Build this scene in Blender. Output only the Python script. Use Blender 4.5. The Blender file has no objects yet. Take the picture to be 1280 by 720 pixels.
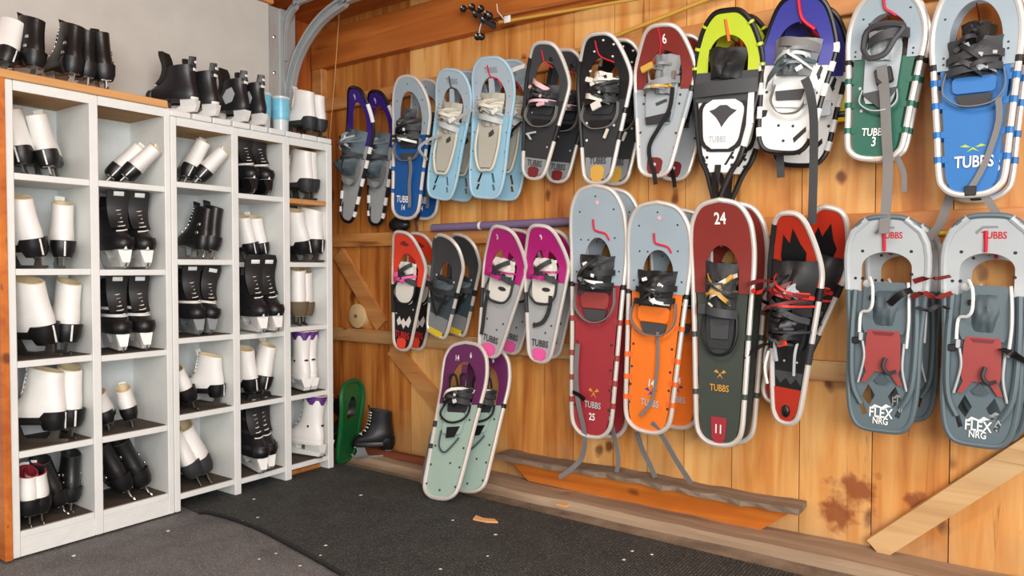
import bpy, bmesh, math, random
from mathutils import Vector, Matrix, noise
random.seed(7)
S = bpy.context.scene
COL = S.collection
R = math.radians

# ------------------------------------------------------------------ camera, world, lights, exposure
F_PX, HORIZON, CAM_Z = 908.0, 336.0, 0.99
YAW = math.atan(640 / F_PX); PITCH = math.atan((360 - HORIZON) / F_PX)
cam_data = bpy.data.cameras.new('camera'); cam_data.sensor_width = 36.0
cam_data.lens = F_PX / 1280 * 36.0; cam_data.clip_start = 0.05
cam = bpy.data.objects.new('camera', cam_data); COL.objects.link(cam)
cam.location = (0, 0, CAM_Z); cam.rotation_euler = (math.pi / 2 - PITCH, 0, YAW)
S.camera = cam

world = bpy.data.worlds.new('world'); S.world = world; world.use_nodes = True
bg = world.node_tree.nodes['Background']
bg.inputs[0].default_value = (0.93, 0.97, 1.0, 1); bg.inputs[1].default_value = 0.66

def area(name, loc, target, sx, sy, power, col):
    l = bpy.data.lights.new(name, 'AREA'); l.shape = 'RECTANGLE'; l.size = sx; l.size_y = sy
    l.energy = power; l.color = col
    o = bpy.data.objects.new(name, l); COL.objects.link(o); o.location = loc
    o.rotation_euler = (Vector(target) - Vector(loc)).to_track_quat('-Z', 'Y').to_euler()
    return o
area('doorway_daylight', (1.65, -0.9, 1.50), (-1.9, 1.9, 0.95), 2.6, 1.7, 124, (1.0, 0.985, 0.96))
area('ceiling_lamp', (-0.7, 0.9, 2.28), (-1.1, 1.5, 0.0), 1.2, 0.35, 17, (1.0, 0.95, 0.87))
vs = S.view_settings
vs.view_transform = 'Standard'; vs.look = 'None'; vs.gamma = 1.0; vs.use_curve_mapping = False
vs.exposure = 0.44

# ------------------------------------------------------------------ projection helpers (photo pixel -> point on a real plane)
FW = Vector((-math.sin(YAW) * math.cos(PITCH), math.cos(YAW) * math.cos(PITCH), -math.sin(PITCH)))
RT = Vector((math.cos(YAW), math.sin(YAW), 0)); UP = RT.cross(FW)
def hit(x, y, axis, v):
    d = FW * F_PX + RT * (x - 640) - UP * (y - 360)
    o = Vector((0, 0, CAM_Z)); t = (v - o[axis]) / d[axis]
    return o + d * t
YW = 2.755      # face of the long plank wall
XS = -2.765     # front of the shelf units
XD = -3.10      # face of the big door behind the shelves
XB = -3.30      # back wall planks
ZC = 2.36       # ceiling

# ------------------------------------------------------------------ materials
def lin(c):
    return tuple(((v / 255) / 12.92 if v / 255 <= 0.04045 else ((v / 255 + 0.055) / 1.055) ** 2.4) for v in c) + (1,)
MATS = {}
def mat(name, rgb, rough=0.5, metal=0.0, var=0.10, scale=9.0, bump=0.0, coat=0.0, trans=0.0):
    if name in MATS: return MATS[name]
    m = bpy.data.materials.new(name); m.use_nodes = True; nt = m.node_tree; N = nt.nodes; L = nt.links
    b = N['Principled BSDF']; b.inputs['Roughness'].default_value = rough; b.inputs['Metallic'].default_value = metal
    b.inputs['Coat Weight'].default_value = coat; b.inputs['Transmission Weight'].default_value = trans
    tc = N.new('ShaderNodeTexCoord'); nz = N.new('ShaderNodeTexNoise'); nz.inputs['Scale'].default_value = scale
    nz.inputs['Detail'].default_value = 4
    L.new(tc.outputs['Object'], nz.inputs['Vector'])
    mx = N.new('ShaderNodeMix'); mx.data_type = 'RGBA'
    c = lin(rgb)
    mx.inputs['A'].default_value = tuple(v * (1 - var) for v in c[:3]) + (1,)
    mx.inputs['B'].default_value = tuple(min(1, v * (1 + var)) for v in c[:3]) + (1,)
    L.new(nz.outputs['Fac'], mx.inputs['Factor']); L.new(mx.outputs['Result'], b.inputs['Base Color'])
    if bump:
        bp = N.new('ShaderNodeBump'); bp.inputs['Strength'].default_value = bump; bp.inputs['Distance'].default_value = 0.004
        n2 = N.new('ShaderNodeTexNoise'); n2.inputs['Scale'].default_value = scale * 9
        L.new(tc.outputs['Object'], n2.inputs['Vector']); L.new(n2.outputs['Fac'], bp.inputs['Height'])
        L.new(bp.outputs['Normal'], b.inputs['Normal'])
    MATS[name] = m; return m

def wood(name, light, mid, deep, axis=2, knots=True, knot_col=(112, 54, 24), rough=0.45, grime=None, tone=1.0, spots=()):
    m = bpy.data.materials.new(name); m.use_nodes = True; nt = m.node_tree; N = nt.nodes; L = nt.links
    b = N['Principled BSDF']; b.inputs['Roughness'].default_value = rough
    geo = N.new('ShaderNodeNewGeometry'); oi = N.new('ShaderNodeObjectInfo')
    sc = N.new('ShaderNodeVectorMath'); sc.operation = 'SCALE'; sc.inputs[0].default_value = (7.3, 5.1, 9.7)
    L.new(oi.outputs['Random'], sc.inputs['Scale'])
    ad = N.new('ShaderNodeVectorMath'); ad.operation = 'ADD'
    L.new(geo.outputs['Position'], ad.inputs[0]); L.new(sc.outputs[0], ad.inputs[1])
    def mapped(s_across, s_along):
        v = [s_across] * 3; v[axis] = s_along
        mu = N.new('ShaderNodeVectorMath'); mu.operation = 'MULTIPLY'; mu.inputs[1].default_value = v
        L.new(ad.outputs[0], mu.inputs[0]); return mu.outputs[0]
    def math_(op, a, bb=None, clamp=False):
        n = N.new('ShaderNodeMath'); n.operation = op; n.use_clamp = clamp
        for i, q in enumerate((a, bb)):
            if q is None: continue
            if isinstance(q, (int, float)): n.inputs[i].default_value = q
            else: L.new(q, n.inputs[i])
        return n.outputs[0]
    n1 = N.new('ShaderNodeTexNoise'); n1.inputs['Scale'].default_value = 1.0; n1.inputs['Detail'].default_value = 6
    n1.inputs['Distortion'].default_value = 0.6; L.new(mapped(20, 1.5), n1.inputs['Vector'])
    n2 = N.new('ShaderNodeTexNoise'); n2.inputs['Scale'].default_value = 1.0; n2.inputs['Detail'].default_value = 3
    L.new(mapped(4.5, 1.1), n2.inputs['Vector'])
    f = math_('ADD', math_('MULTIPLY', n1.outputs['Fac'], 0.85), math_('MULTIPLY', n2.outputs['Fac'], 0.50))
    f = math_('ADD', f, math_('MULTIPLY', math_('SUBTRACT', oi.outputs['Random'], 0.5), 0.42 * tone))
    cr = N.new('ShaderNodeValToRGB'); e = cr.color_ramp.elements
    e[0].position = 0.38; e[0].color = lin(light); e[1].position = 0.95; e[1].color = lin(deep)
    x = e.new(0.66); x.color = lin(mid)
    L.new(f, cr.inputs['Fac']); out = cr.outputs['Color']
    hgt = n1.outputs['Fac']
    if knots:                     # narrow resin streaks along the grain
        n3 = N.new('ShaderNodeTexNoise'); n3.inputs['Scale'].default_value = 1.0; n3.inputs['Detail'].default_value = 3; n3.inputs['Distortion'].default_value = 0.8; L.new(mapped(30, 2.2), n3.inputs['Vector'])
        k3 = N.new('ShaderNodeMapRange'); k3.inputs['From Min'].default_value = 0.66; k3.inputs['From Max'].default_value = 0.76; k3.inputs['To Max'].default_value = 0.7; L.new(n3.outputs['Fac'], k3.inputs['Value'])
        m3 = N.new('ShaderNodeMix'); m3.data_type = 'RGBA'; m3.inputs['B'].default_value = lin(tuple(c * .72 for c in deep)); L.new(k3.outputs['Result'], m3.inputs['Factor']); L.new(out, m3.inputs['A']); out = m3.outputs['Result']
    if knots:
        vo = N.new('ShaderNodeTexVoronoi'); vo.inputs['Scale'].default_value = 1.0; vo.feature = 'F1'
        wob = N.new('ShaderNodeTexNoise'); wob.inputs['Scale'].default_value = 9; L.new(ad.outputs[0], wob.inputs['Vector'])
        wv = N.new('ShaderNodeVectorMath'); wv.operation = 'SCALE'; wv.inputs['Scale'].default_value = 0.35
        L.new(wob.outputs['Color'], wv.inputs[0])
        av = N.new('ShaderNodeVectorMath'); av.operation = 'ADD'; L.new(mapped(6.0, 3.4), av.inputs[0]); L.new(wv.outputs[0], av.inputs[1])
        L.new(av.outputs[0], vo.inputs['Vector'])
        k = N.new('ShaderNodeMapRange'); k.inputs['From Min'].default_value = 0.075; k.inputs['From Max'].default_value = 0.150
        k.inputs['To Min'].default_value = 0.92; k.inputs['To Max'].default_value = 0.0
        L.new(vo.outputs['Distance'], k.inputs['Value'])
        mx = N.new('ShaderNodeMix'); mx.data_type = 'RGBA'; mx.inputs['B'].default_value = lin(knot_col)
        L.new(k.outputs['Result'], mx.inputs['Factor']); L.new(out, mx.inputs['A']); out = mx.outputs['Result']
    if grime:
        g = N.new('ShaderNodeTexNoise'); g.inputs['Scale'].default_value = 3.2; g.inputs['Detail'].default_value = 7; g.inputs['Roughness'].default_value = 0.7
        L.new(geo.outputs['Position'], g.inputs['Vector'])
        sp = N.new('ShaderNodeSeparateXYZ'); L.new(geo.outputs['Position'], sp.inputs[0])
        zz = N.new('ShaderNodeMapRange'); zz.inputs['From Min'].default_value = 0.02; zz.inputs['From Max'].default_value = 0.55
        zz.inputs['To Min'].default_value = 0.30; zz.inputs['To Max'].default_value = -0.3; L.new(sp.outputs['Z'], zz.inputs['Value'])
        gg = math_('MULTIPLY', math_('SUBTRACT', math_('ADD', g.outputs['Fac'], zz.outputs['Result']), 0.60), 5.0, True)
        gg = math_('MULTIPLY', gg, 0.6)
        mx = N.new('ShaderNodeMix'); mx.data_type = 'RGBA'; mx.inputs['B'].default_value = lin(grime)
        L.new(gg, mx.inputs['Factor']); L.new(out, mx.inputs['A']); out = mx.outputs['Result']
    for c_, r_ in spots:          # large single knots and a resin scar in the boards
        vd = N.new('ShaderNodeVectorMath'); vd.operation = 'DISTANCE'; vd.inputs[1].default_value = c_; L.new(geo.outputs['Position'], vd.inputs[0])
        nn = N.new('ShaderNodeTexNoise'); nn.inputs['Scale'].default_value = 22; nn.inputs['Detail'].default_value = 5; L.new(geo.outputs['Position'], nn.inputs['Vector'])
        q = math_('ADD', vd.outputs['Value'], math_('MULTIPLY', math_('SUBTRACT', nn.outputs['Fac'], 0.5), r_ * 2.6))
        k = N.new('ShaderNodeMapRange'); k.inputs['From Min'].default_value = r_ * .35; k.inputs['From Max'].default_value = r_; k.inputs['To Min'].default_value = .85; k.inputs['To Max'].default_value = 0.0; L.new(q, k.inputs['Value'])
        mx = N.new('ShaderNodeMix'); mx.data_type = 'RGBA'; mx.inputs['B'].default_value = lin((136, 66, 30)); L.new(k.outputs['Result'], mx.inputs['Factor']); L.new(out, mx.inputs['A']); out = mx.outputs['Result']
    L.new(out, b.inputs['Base Color'])
    bp = N.new('ShaderNodeBump'); bp.inputs['Strength'].default_value = 0.25; bp.inputs['Distance'].default_value = 0.003
    L.new(hgt, bp.inputs['Height']); L.new(bp.outputs['Normal'], b.inputs['Normal'])
    MATS[name] = m; return m

wood('pine', (230, 178, 108), (208, 138, 66), (156, 82, 30), 2, grime=(190, 152, 106), spots=[(hit(1066, 612, 1, 2.755), .085), (hit(1141, 626, 1, 2.755), .035), (hit(1045, 642, 1, 2.755), .06)])
wood('pine_rail', (222, 168, 104), (200, 132, 70), (160, 90, 42), 0)
wood('pine_beam', (224, 150, 78), (204, 120, 52), (176, 96, 38), 0)
wood('pine_ceiling', (214, 134, 64), (196, 108, 44), (160, 82, 30), 0)
wood('pine_back', (206, 124, 58), (184, 98, 42), (150, 74, 28), 2)
wood('pine_pale', (224, 190, 140), (204, 164, 112), (176, 132, 84), 0, rough=0.6)
wood('pine_brace', (206, 150, 92), (186, 124, 66), (150, 92, 46), 0)
wood('wood_grey', (172, 154, 134), (138, 120, 102), (100, 84, 70), 0, knots=False, rough=0.85, tone=0.4)
wood('wood_orange', (226, 140, 58), (208, 116, 40), (176, 88, 28), 0, tone=0.5)
wood('wood_sill', (192, 170, 142), (164, 140, 114), (126, 102, 80), 0, knots=False, rough=0.9, tone=0.5)
wood('wood_red', (138, 74, 44), (116, 58, 34), (84, 40, 24), 0, knots=False, rough=0.7)
wood('shelf_edge_wood', (226, 178, 122), (212, 158, 98), (188, 130, 72), 1, knots=False, tone=0.4)
wood('chipboard', (196, 162, 118), (176, 138, 94), (150, 112, 74), 1, knots=False, rough=0.8, tone=0.3)
mat('disc_wood', (214, 184, 134), 0.7, var=0.15, scale=20)

P = dict(
    white_paint=((228, 230, 226), .5), door_grey=((204, 202, 194), .55), back_grey=((214, 219, 219), .55),
    black=((26, 26, 27), .55), dark=((44, 45, 47), .6), charcoal=((62, 64, 66), .6), near_black=((16, 16, 18), .4),
    strap_grey=((122, 120, 118), .75), mid_grey=((134, 138, 140), .55), cool_grey=((164, 172, 176), .45), light_grey=((180, 186, 188), .45),
    toe_blue_grey=((156, 171, 180), .4), slate=((88, 104, 110), .5), slate_dark=((64, 78, 84), .5), deck_silver=((168, 170, 170), .45),
    white=((236, 236, 232), .45), off_white=((224, 220, 210), .55), bone=((214, 206, 186), .6),
    tan_grey=((182, 178, 164), .6), ice_blue=((148, 194, 216), .4), ice_blue_light=((168, 200, 216), .4), ice_grey=((170, 186, 196), .4),
    blue=((16, 84, 154), .45), royal=((24, 108, 178), .45), purple=((66, 38, 140), .4), indigo=((58, 60, 150), .4), plum=((98, 34, 84), .45),
    foam_purple=((120, 102, 136), .7), red=((206, 44, 40), .45), orange_red=((232, 66, 40), .4), brick_red=((152, 58, 54), .5), deck_red=((158, 44, 52), .5),
    maroon=((128, 42, 34), .45), dark_red=((112, 30, 30), .5), orange=((236, 118, 26), .5), ember=((176, 44, 22), .45), orange_dark=((226, 104, 34), .5), magenta=((178, 28, 116), .4), pink=((232, 92, 160), .45), pale_pink=((226, 180, 186), .5),
    green=((10, 92, 72), .45), plastic_green=((8, 92, 46), .4), lime=((190, 208, 46), .4), yellow=((236, 204, 40), .45), gold=((206, 160, 70), .35), mint=((160, 184, 172), .5), olive_dark=((58, 66, 58), .5),
    cord_red=((204, 26, 54), .5), brown_sole=((104, 88, 66), .7), lining=((222, 204, 168), .8), lining_red=((150, 40, 50), .8), purple_cuff=((92, 44, 128), .5),
    rubber=((30, 31, 32), .85), text_white=((240, 240, 236), .5), text_red=((196, 40, 40), .5), text_dark=((60, 60, 62), .5), text_gold=((206, 150, 60), .5), text_green=((170, 200, 60), .5),
    cup_blue=((110, 190, 220), .3), cup_clear=((206, 214, 216), .25), cream_lace=((240, 236, 226), .7), leaf=((226, 170, 110), .7), paper=((232, 230, 224), .8), rope=((206, 160, 104), .8),
)
for k, (c, r) in P.items(): mat(k, c, r, bump=0.15 if r >= .6 else 0.0)
mat('leather_white', (238, 237, 233), 0.42, var=.05, scale=14, bump=0.08)
mat('leather_black', (22, 22, 23), 0.32, var=.2, scale=14, bump=0.1)
mat('hockey_black', (28, 28, 31), 0.38, var=.2, scale=20, bump=0.12)
mat('tube', (222, 216, 208), 0.34, metal=0.35, var=.06)
mat('tube_grey', (150, 154, 156), 0.35, metal=0.6)
mat('chrome', (196, 196, 194), 0.22, metal=0.9)
mat('blade', (120, 116, 108), 0.35, metal=0.8, var=.25, scale=30)
mat('galvanised', (196, 198, 194), 0.40, metal=0.45, var=.2, scale=14)
mat('galvanised_blue', (180, 186, 187), 0.42, metal=0.35, var=.12, scale=14)

# ------------------------------------------------------------------ mesh helpers
class MB:
    def __init__(s): s.v = []; s.f = []
    def add(s, vs_, fs_):
        o = len(s.v); s.v += [tuple(p) for p in vs_]; s.f += [tuple(i + o for i in f) for f in fs_]; return s
    def box(s, c, d, rot=None, bev=0.0):
        hx, hy, hz = d[0] / 2, d[1] / 2, d[2] / 2
        b = min(bev, hx * .9, hy * .9, hz * .9)
        if b <= 0:
            vs_ = [Vector((x, y, z)) for x in (-hx, hx) for y in (-hy, hy) for z in (-hz, hz)]
            fs_ = [(0, 1, 3, 2), (4, 6, 7, 5), (0, 4, 5, 1), (2, 3, 7, 6), (0, 2, 6, 4), (1, 5, 7, 3)]
        else:   # bevelled along the long vertical-profile edges (8-gon prism with chamfered caps)
            def ring(z, i):
                a, q = hx - i, hy - i
                return [Vector(p) for p in ((a - b, -q, z), (a, -q + b, z), (a, q - b, z), (a - b, q, z), (-a + b, q, z), (-a, q - b, z), (-a, -q + b, z), (-a + b, -q, z))]
            rs = [ring(-hz, b * .6), ring(-hz + b, 0), ring(hz - b, 0), ring(hz, b * .6)]
            vs_ = [p for r in rs for p in r]
            fs_ = [tuple(range(7, -1, -1)), tuple(range(24, 32))]
            for k in range(3):
                for i in range(8): j = (i + 1) % 8; fs_.append((k * 8 + i, k * 8 + j, k * 8 + 8 + j, k * 8 + 8 + i))
        M = rot if rot is not None else Matrix.Identity(3)
        return s.add([M @ p + Vector(c) for p in vs_], fs_)
    def loft(s, rings, cap0=True, cap1=True, closed=True):
        n = len(rings[0]); vs_ = [p for r in rings for p in r]; fs_ = []
        for k in range(len(rings) - 1):
            for i in range(n if closed else n - 1):
                j = (i + 1) % n; fs_.append((k * n + i, k * n + j, (k + 1) * n + j, (k + 1) * n + i))
        if cap0: fs_.append(tuple(range(n - 1, -1, -1)))
        if cap1: fs_.append(tuple(range((len(rings) - 1) * n, len(rings) * n)))
        return s.add(vs_, fs_)
    def tube(s, pts, r, n=7, closed=False, flat=1.0):
        pts = [Vector(p) for p in pts]; m = len(pts); rings = []
        up = None
        for i, p in enumerate(pts):
            a = pts[i - 1] if (i or closed) else pts[i]; b = pts[(i + 1) % m] if (i < m - 1 or closed) else pts[i]
            t = (b - a)
            t = t.normalized() if t.length > 1e-9 else Vector((0, 0, 1))
            if up is None: up = t.orthogonal().normalized()
            up = (up - t * up.dot(t)); up = up.normalized() if up.length > 1e-6 else t.orthogonal().normalized()
            sd = t.cross(up); rr = r[i] if isinstance(r, (list, tuple)) else r
            rings.append([p + (up * math.cos(2 * math.pi * k / n) + sd * math.sin(2 * math.pi * k / n) * flat) * rr for k in range(n)])
        if closed: rings.append(rings[0]); return s.loft(rings, False, False)
        return s.loft(rings)
    def ribbon(s, pts, w, th, side=None):
        pts = [Vector(p) for p in pts]; m = len(pts); rings = []
        for i, p in enumerate(pts):
            t = (pts[min(i + 1, m - 1)] - pts[max(i - 1, 0)]).normalized()
            sd = Vector(side) if side is not None else Vector((0, 0, 1)).cross(t)
            sd = (sd - t * sd.dot(t)); sd = sd.normalized() if sd.length > 1e-6 else t.orthogonal().normalized()
            nn = t.cross(sd)
            rings.append([p + sd * w / 2 + nn * th / 2, p - sd * w / 2 + nn * th / 2, p - sd * w / 2 - nn * th / 2, p + sd * w / 2 - nn * th / 2])
        return s.loft(rings)
    def prism(s, poly, z0, z1, fn=None):
        n = len(poly); fn = fn or (lambda x, y, z: (x, y, z))
        vs_ = [fn(x, y, z0) for x, y in poly] + [fn(x, y, z1) for x, y in poly]
        fs_ = [tuple(range(n - 1, -1, -1)), tuple(range(n, 2 * n))] + [(i, (i + 1) % n, n + (i + 1) % n, n + i) for i in range(n)]
        return s.add(vs_, fs_)
    def sphere(s, c, r, n=8, m=5, sc=(1, 1, 1)):
        rings = []
        for k in range(1, m):
            a = math.pi * k / m
            rings.append([Vector((math.sin(a) * math.cos(2 * math.pi * i / n) * r * sc[0], math.sin(a) * math.sin(2 * math.pi * i / n) * r * sc[1], -math.cos(a) * r * sc[2])) + Vector(c) for i in range(n)])
        return s.loft(rings)
    def build(s, name, material, parent=None, smooth=True, ang=40):
        me = bpy.data.meshes.new(name); me.from_pydata(s.v, [], s.f)
        bm = bmesh.new(); bm.from_mesh(me); bmesh.ops.recalc_face_normals(bm, faces=bm.faces); bm.to_mesh(me); bm.free()
        if smooth:
            me.polygons.foreach_set('use_smooth', [True] * len(me.polygons)); me.set_sharp_from_angle(angle=R(ang))
        me.materials.append(MATS[material] if isinstance(material, str) else material)
        o = bpy.data.objects.new(name, me); COL.objects.link(o)
        if parent is not None: o.parent = parent
        return o
def tag(o, label=None, cat=None, group=None, kind=None):
    if label: o['label'] = label
    if cat: o['category'] = cat
    if group: o['group'] = group
    if kind: o['kind'] = kind
    return o
def empty(name, M=None):
    o = bpy.data.objects.new(name, None); o.empty_display_size = 0.05; COL.objects.link(o)
    if M is not None: o.matrix_basis = M
    return o
def copy_tree(o, parent=None):
    c = o.copy(); COL.objects.link(c); c.parent = parent
    for ch in o.children: copy_tree(ch, c)
    return c
def catmull(pts, n):
    pts = [Vector(p) for p in pts]; out = []; m = len(pts)
    for i in range(m - 1):
        p0 = pts[max(i - 1, 0)]; p1 = pts[i]; p2 = pts[i + 1]; p3 = pts[min(i + 2, m - 1)]
        for k in range(n):
            t = k / n
            out.append(0.5 * ((2 * p1) + (p2 - p0) * t + (2 * p0 - 5 * p1 + 4 * p2 - p3) * t * t + (3 * p1 - p0 - 3 * p2 + p3) * t ** 3))
    out.append(pts[-1]); return out
def resample(pts, n):
    d = [0.0]
    for a, b in zip(pts, pts[1:]): d.append(d[-1] + (Vector(b) - Vector(a)).length)
    out = []; j = 0
    for i in range(n):
        t = d[-1] * i / (n - 1)
        while j < len(d) - 2 and d[j + 1] < t: j += 1
        k = (t - d[j]) / max(1e-9, d[j + 1] - d[j]); out.append(Vector(pts[j]).lerp(Vector(pts[j + 1]), min(1, max(0, k))))
    return out
TEXT = {}
def text_mesh(s):
    if s not in TEXT:
        c = bpy.data.curves.new('lettering', 'FONT'); c.body = s; c.size = 1.0; c.align_x = 'CENTER'; c.align_y = 'CENTER'; c.extrude = 0.02; c.offset = 0.018
        c.resolution_u = 3
        o = bpy.data.objects.new('lettering', c); COL.objects.link(o)
        bpy.context.view_layer.update()
        me = bpy.data.meshes.new_from_object(o.evaluated_get(bpy.context.evaluated_depsgraph_get()))
        me.name = 'lettering'; bpy.data.objects.remove(o); bpy.data.curves.remove(c); TEXT[s] = me
    return TEXT[s]
def text_obj(name, s, material, parent, M):
    me = text_mesh(s).copy(); me.materials.clear(); me.materials.append(MATS[material])
    o = bpy.data.objects.new(name, me); COL.objects.link(o); o.parent = parent; o.matrix_basis = M
    return o
for s_ in ('TUBBS', '14', '6', '24', '25', '3', '11', '9', 'FLEX', 'NRG'): text_mesh(s_)
UNIT = {}
def unit_box(material):
    if material not in UNIT:
        o = MB().box((0, 0, 0), (1, 1, 1)).build('piece', material, smooth=False); UNIT[material] = o.data; bpy.data.objects.remove(o)
    return UNIT[material]
def piece(name, lo, hi, material, parent=None, bev=0.0):
    """a board between two corners; alike boards share one unit mesh"""
    c = [(a + b) / 2 for a, b in zip(lo, hi)]; d = [b - a for a, b in zip(lo, hi)]
    if bev:
        return MB().box(c, d, bev=bev).build(name, material, parent, smooth=False)
    o = bpy.data.objects.new(name, unit_box(material)); COL.objects.link(o); o.location = c; o.scale = d
    if parent is not None: o.parent = parent
    return o

# ------------------------------------------------------------------ the room
def floor_material():
    m = bpy.data.materials.new('concrete'); m.use_nodes = True; N = m.node_tree.nodes; L = m.node_tree.links; b = N['Principled BSDF']
    b.inputs['Roughness'].default_value = .9
    g = N.new('ShaderNodeNewGeometry'); n = N.new('ShaderNodeTexNoise'); n.inputs['Scale'].default_value = 5; n.inputs['Detail'].default_value = 8; n.inputs['Roughness'].default_value = .72
    L.new(g.outputs['Position'], n.inputs['Vector']); c = N.new('ShaderNodeValToRGB'); e = c.color_ramp.elements
    e[0].position = .3; e[0].color = lin((92, 78, 64)); e[1].position = .75; e[1].color = lin((166, 146, 122))
    L.new(n.outputs['Fac'], c.inputs['Fac']); L.new(c.outputs['Color'], b.inputs['Base Color'])
    bp = N.new('ShaderNodeBump'); bp.inputs['Strength'].default_value = .5; bp.inputs['Distance'].default_value = .01; L.new(n.outputs['Fac'], bp.inputs['Height']); L.new(bp.outputs['Normal'], b.inputs['Normal'])
    MATS['concrete'] = m
def mat_material(name, ca, cb, speck, ribs):
    m = bpy.data.materials.new(name); m.use_nodes = True; N = m.node_tree.nodes; L = m.node_tree.links; b = N['Principled BSDF']
    b.inputs['Roughness'].default_value = .8
    g = N.new('ShaderNodeNewGeometry'); n = N.new('ShaderNodeTexNoise'); n.inputs['Scale'].default_value = 6; n.inputs['Detail'].default_value = 9; n.inputs['Roughness'].default_value = .75
    L.new(g.outputs['Position'], n.inputs['Vector']); c = N.new('ShaderNodeValToRGB'); e = c.color_ramp.elements
    e[0].position = .32; e[0].color = lin(ca); e[1].position = .72; e[1].color = lin(cb); L.new(n.outputs['Fac'], c.inputs['Fac'])
    v = N.new('ShaderNodeTexNoise'); v.inputs['Scale'].default_value = 190; v.inputs['Detail'].default_value = 2; L.new(g.outputs['Position'], v.inputs['Vector'])
    k = N.new('ShaderNodeMapRange'); k.inputs['From Min'].default_value = .52; k.inputs['From Max'].default_value = .75; L.new(v.outputs['Fac'], k.inputs['Value'])
    mx = N.new('ShaderNodeMix'); mx.data_type = 'RGBA'; mx.inputs['B'].default_value = lin(speck); L.new(k.outputs['Result'], mx.inputs['Factor']); L.new(c.outputs['Color'], mx.inputs['A'])
    L.new(mx.outputs['Result'], b.inputs['Base Color'])
    bp = N.new('ShaderNodeBump'); bp.inputs['Strength'].default_value = .6; bp.inputs['Distance'].default_value = .004
    if ribs:
        w = N.new('ShaderNodeTexWave'); w.inputs['Scale'].default_value = 28; w.inputs['Distortion'].default_value = 1.2; w.bands_direction = 'X'; L.new(g.outputs['Position'], w.inputs['Vector']); L.new(w.outputs['Fac'], bp.inputs['Height'])
    else: L.new(v.outputs['Fac'], bp.inputs['Height'])
    L.new(bp.outputs['Normal'], b.inputs['Normal']); MATS[name] = m
floor_material()
mat_material('mat_black', (30, 33, 32), (58, 61, 59), (108, 110, 106), True)
mat_material('mat_grey', (78, 78, 78), (118, 117, 116), (152, 151, 150), False)

fl = MB().box((-0.6, 0.7, -0.06), (6.4, 4.6, 0.10)).build('floor', 'concrete', smooth=False)
tag(fl, 'dusty brown concrete floor strip along the foot of the plank wall', kind='structure')

# long plank wall
wr = MB().box((-0.75, YW + 0.035, 1.18), (5.2, 0.03, 2.38)).build('wall_right', 'pine_back', smooth=False)
tag(wr, 'knotty pine plank wall hung with snowshoes', kind='structure')
xs = [-3.30]
known = [-2.12, -0.66, -0.42, -0.19]
while xs[-1] < 1.8:
    nx = xs[-1] + random.uniform(.15, .25)
    for k in known:
        if xs[-1] < k - .02 < nx + .07 and abs(nx - k) < .16: nx = k; break
    xs.append(nx)
for a, b_ in zip(xs, xs[1:]):
    j = random.uniform(-.0025, .0025)
    piece('plank', (a + .0015, YW + j, 0.0), (b_ - .0015, YW + .022 + j, ZC), 'pine', wr)

# back wall: pine planks and a wooden frame round the wide grey door
wb = MB().box((XB - .035, 0.6, 1.18), (.03, 4.4, 2.38)).build('wall_back', 'pine_back', smooth=False)
tag(wb, 'dark pine wall in the corner behind the door track', kind='structure')
y = 2.30
for w in (.15, .16, .145):
    piece('plank', (XB - .02, y + .002, 0), (XB, min(y + w, YW) - .002, ZC), 'pine_back', wb); y += w
ce = MB().box((-0.75, 0.55, ZC + .03), (5.2, 4.5, .03)).build('ceiling', 'pine_ceiling', smooth=False)
tag(ce, 'orange pine board ceiling', kind='structure')
for i in range(22):
    y1 = YW - i * .2; piece('ceiling_board', (-3.32, y1 - .197, ZC), (1.8, y1, ZC + .015), 'pine_ceiling', ce)

# trims on the plank wall
def trim(name, lo, hi, m, label, bev=.004):
    return tag(piece(name, lo, hi, m, bev=bev), label, kind='structure')
trim('trim_1', (-3.28, YW - .055, 2.10), (1.7, YW - .001, 2.30), 'pine_beam', 'wide orange header beam under the ceiling')
trim('trim_2', (-3.28, YW - .030, 1.865), (1.7, YW - .003, 1.935), 'pine_rail', 'upper pine rail behind the top row of snowshoes')
trim('trim_3', (-3.28, YW - .030, 1.110), (1.7, YW - .003, 1.180), 'pine_rail', 'middle pine rail across the plank wall')
trim('trim_4', (-3.28, YW - .034, 0.595), (1.7, YW - .003, 0.665), 'pine_pale', 'lower pale pine rail across the plank wall')
trim('trim_5', (-3.28, YW - .050, 0.0), (-3.20, YW - .003, ZC - .26), 'pine_brace', 'corner post at the end of the plank wall')
def brace(name, p0, p1, w, m, label, d=.028):
    a = Vector(p0); b_ = Vector(p1); t = (b_ - a).normalized(); n = Vector((-t.z, 0, t.x)) * w / 2
    pts = [a + n, b_ + n, b_ - n, a - n]
    o = MB().prism([(p.x, p.z) for p in pts], YW - d, YW - .003, lambda x, z, y: (x, y, z)).build(name, m, smooth=False)
    return tag(o, label, kind='structure')
brace('trim_6', (-3.10, 0, 1.075), (-2.77, 0, 0.690), .085, 'pine_brace', 'short diagonal wall brace beside the round wooden disc')
brace('trim_7', (-2.70, 0, 0.575), (-2.32, 0, 0.270), .085, 'pine_brace', 'diagonal brace below the lower rail, behind the leaning snowshoes', .022)
brace('trim_8', (-0.40, 0, 0.035), (0.34, 0, 0.74), .075, 'pine_pale', 'pale diagonal brace in the lower right of the plank wall', .045)

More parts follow.
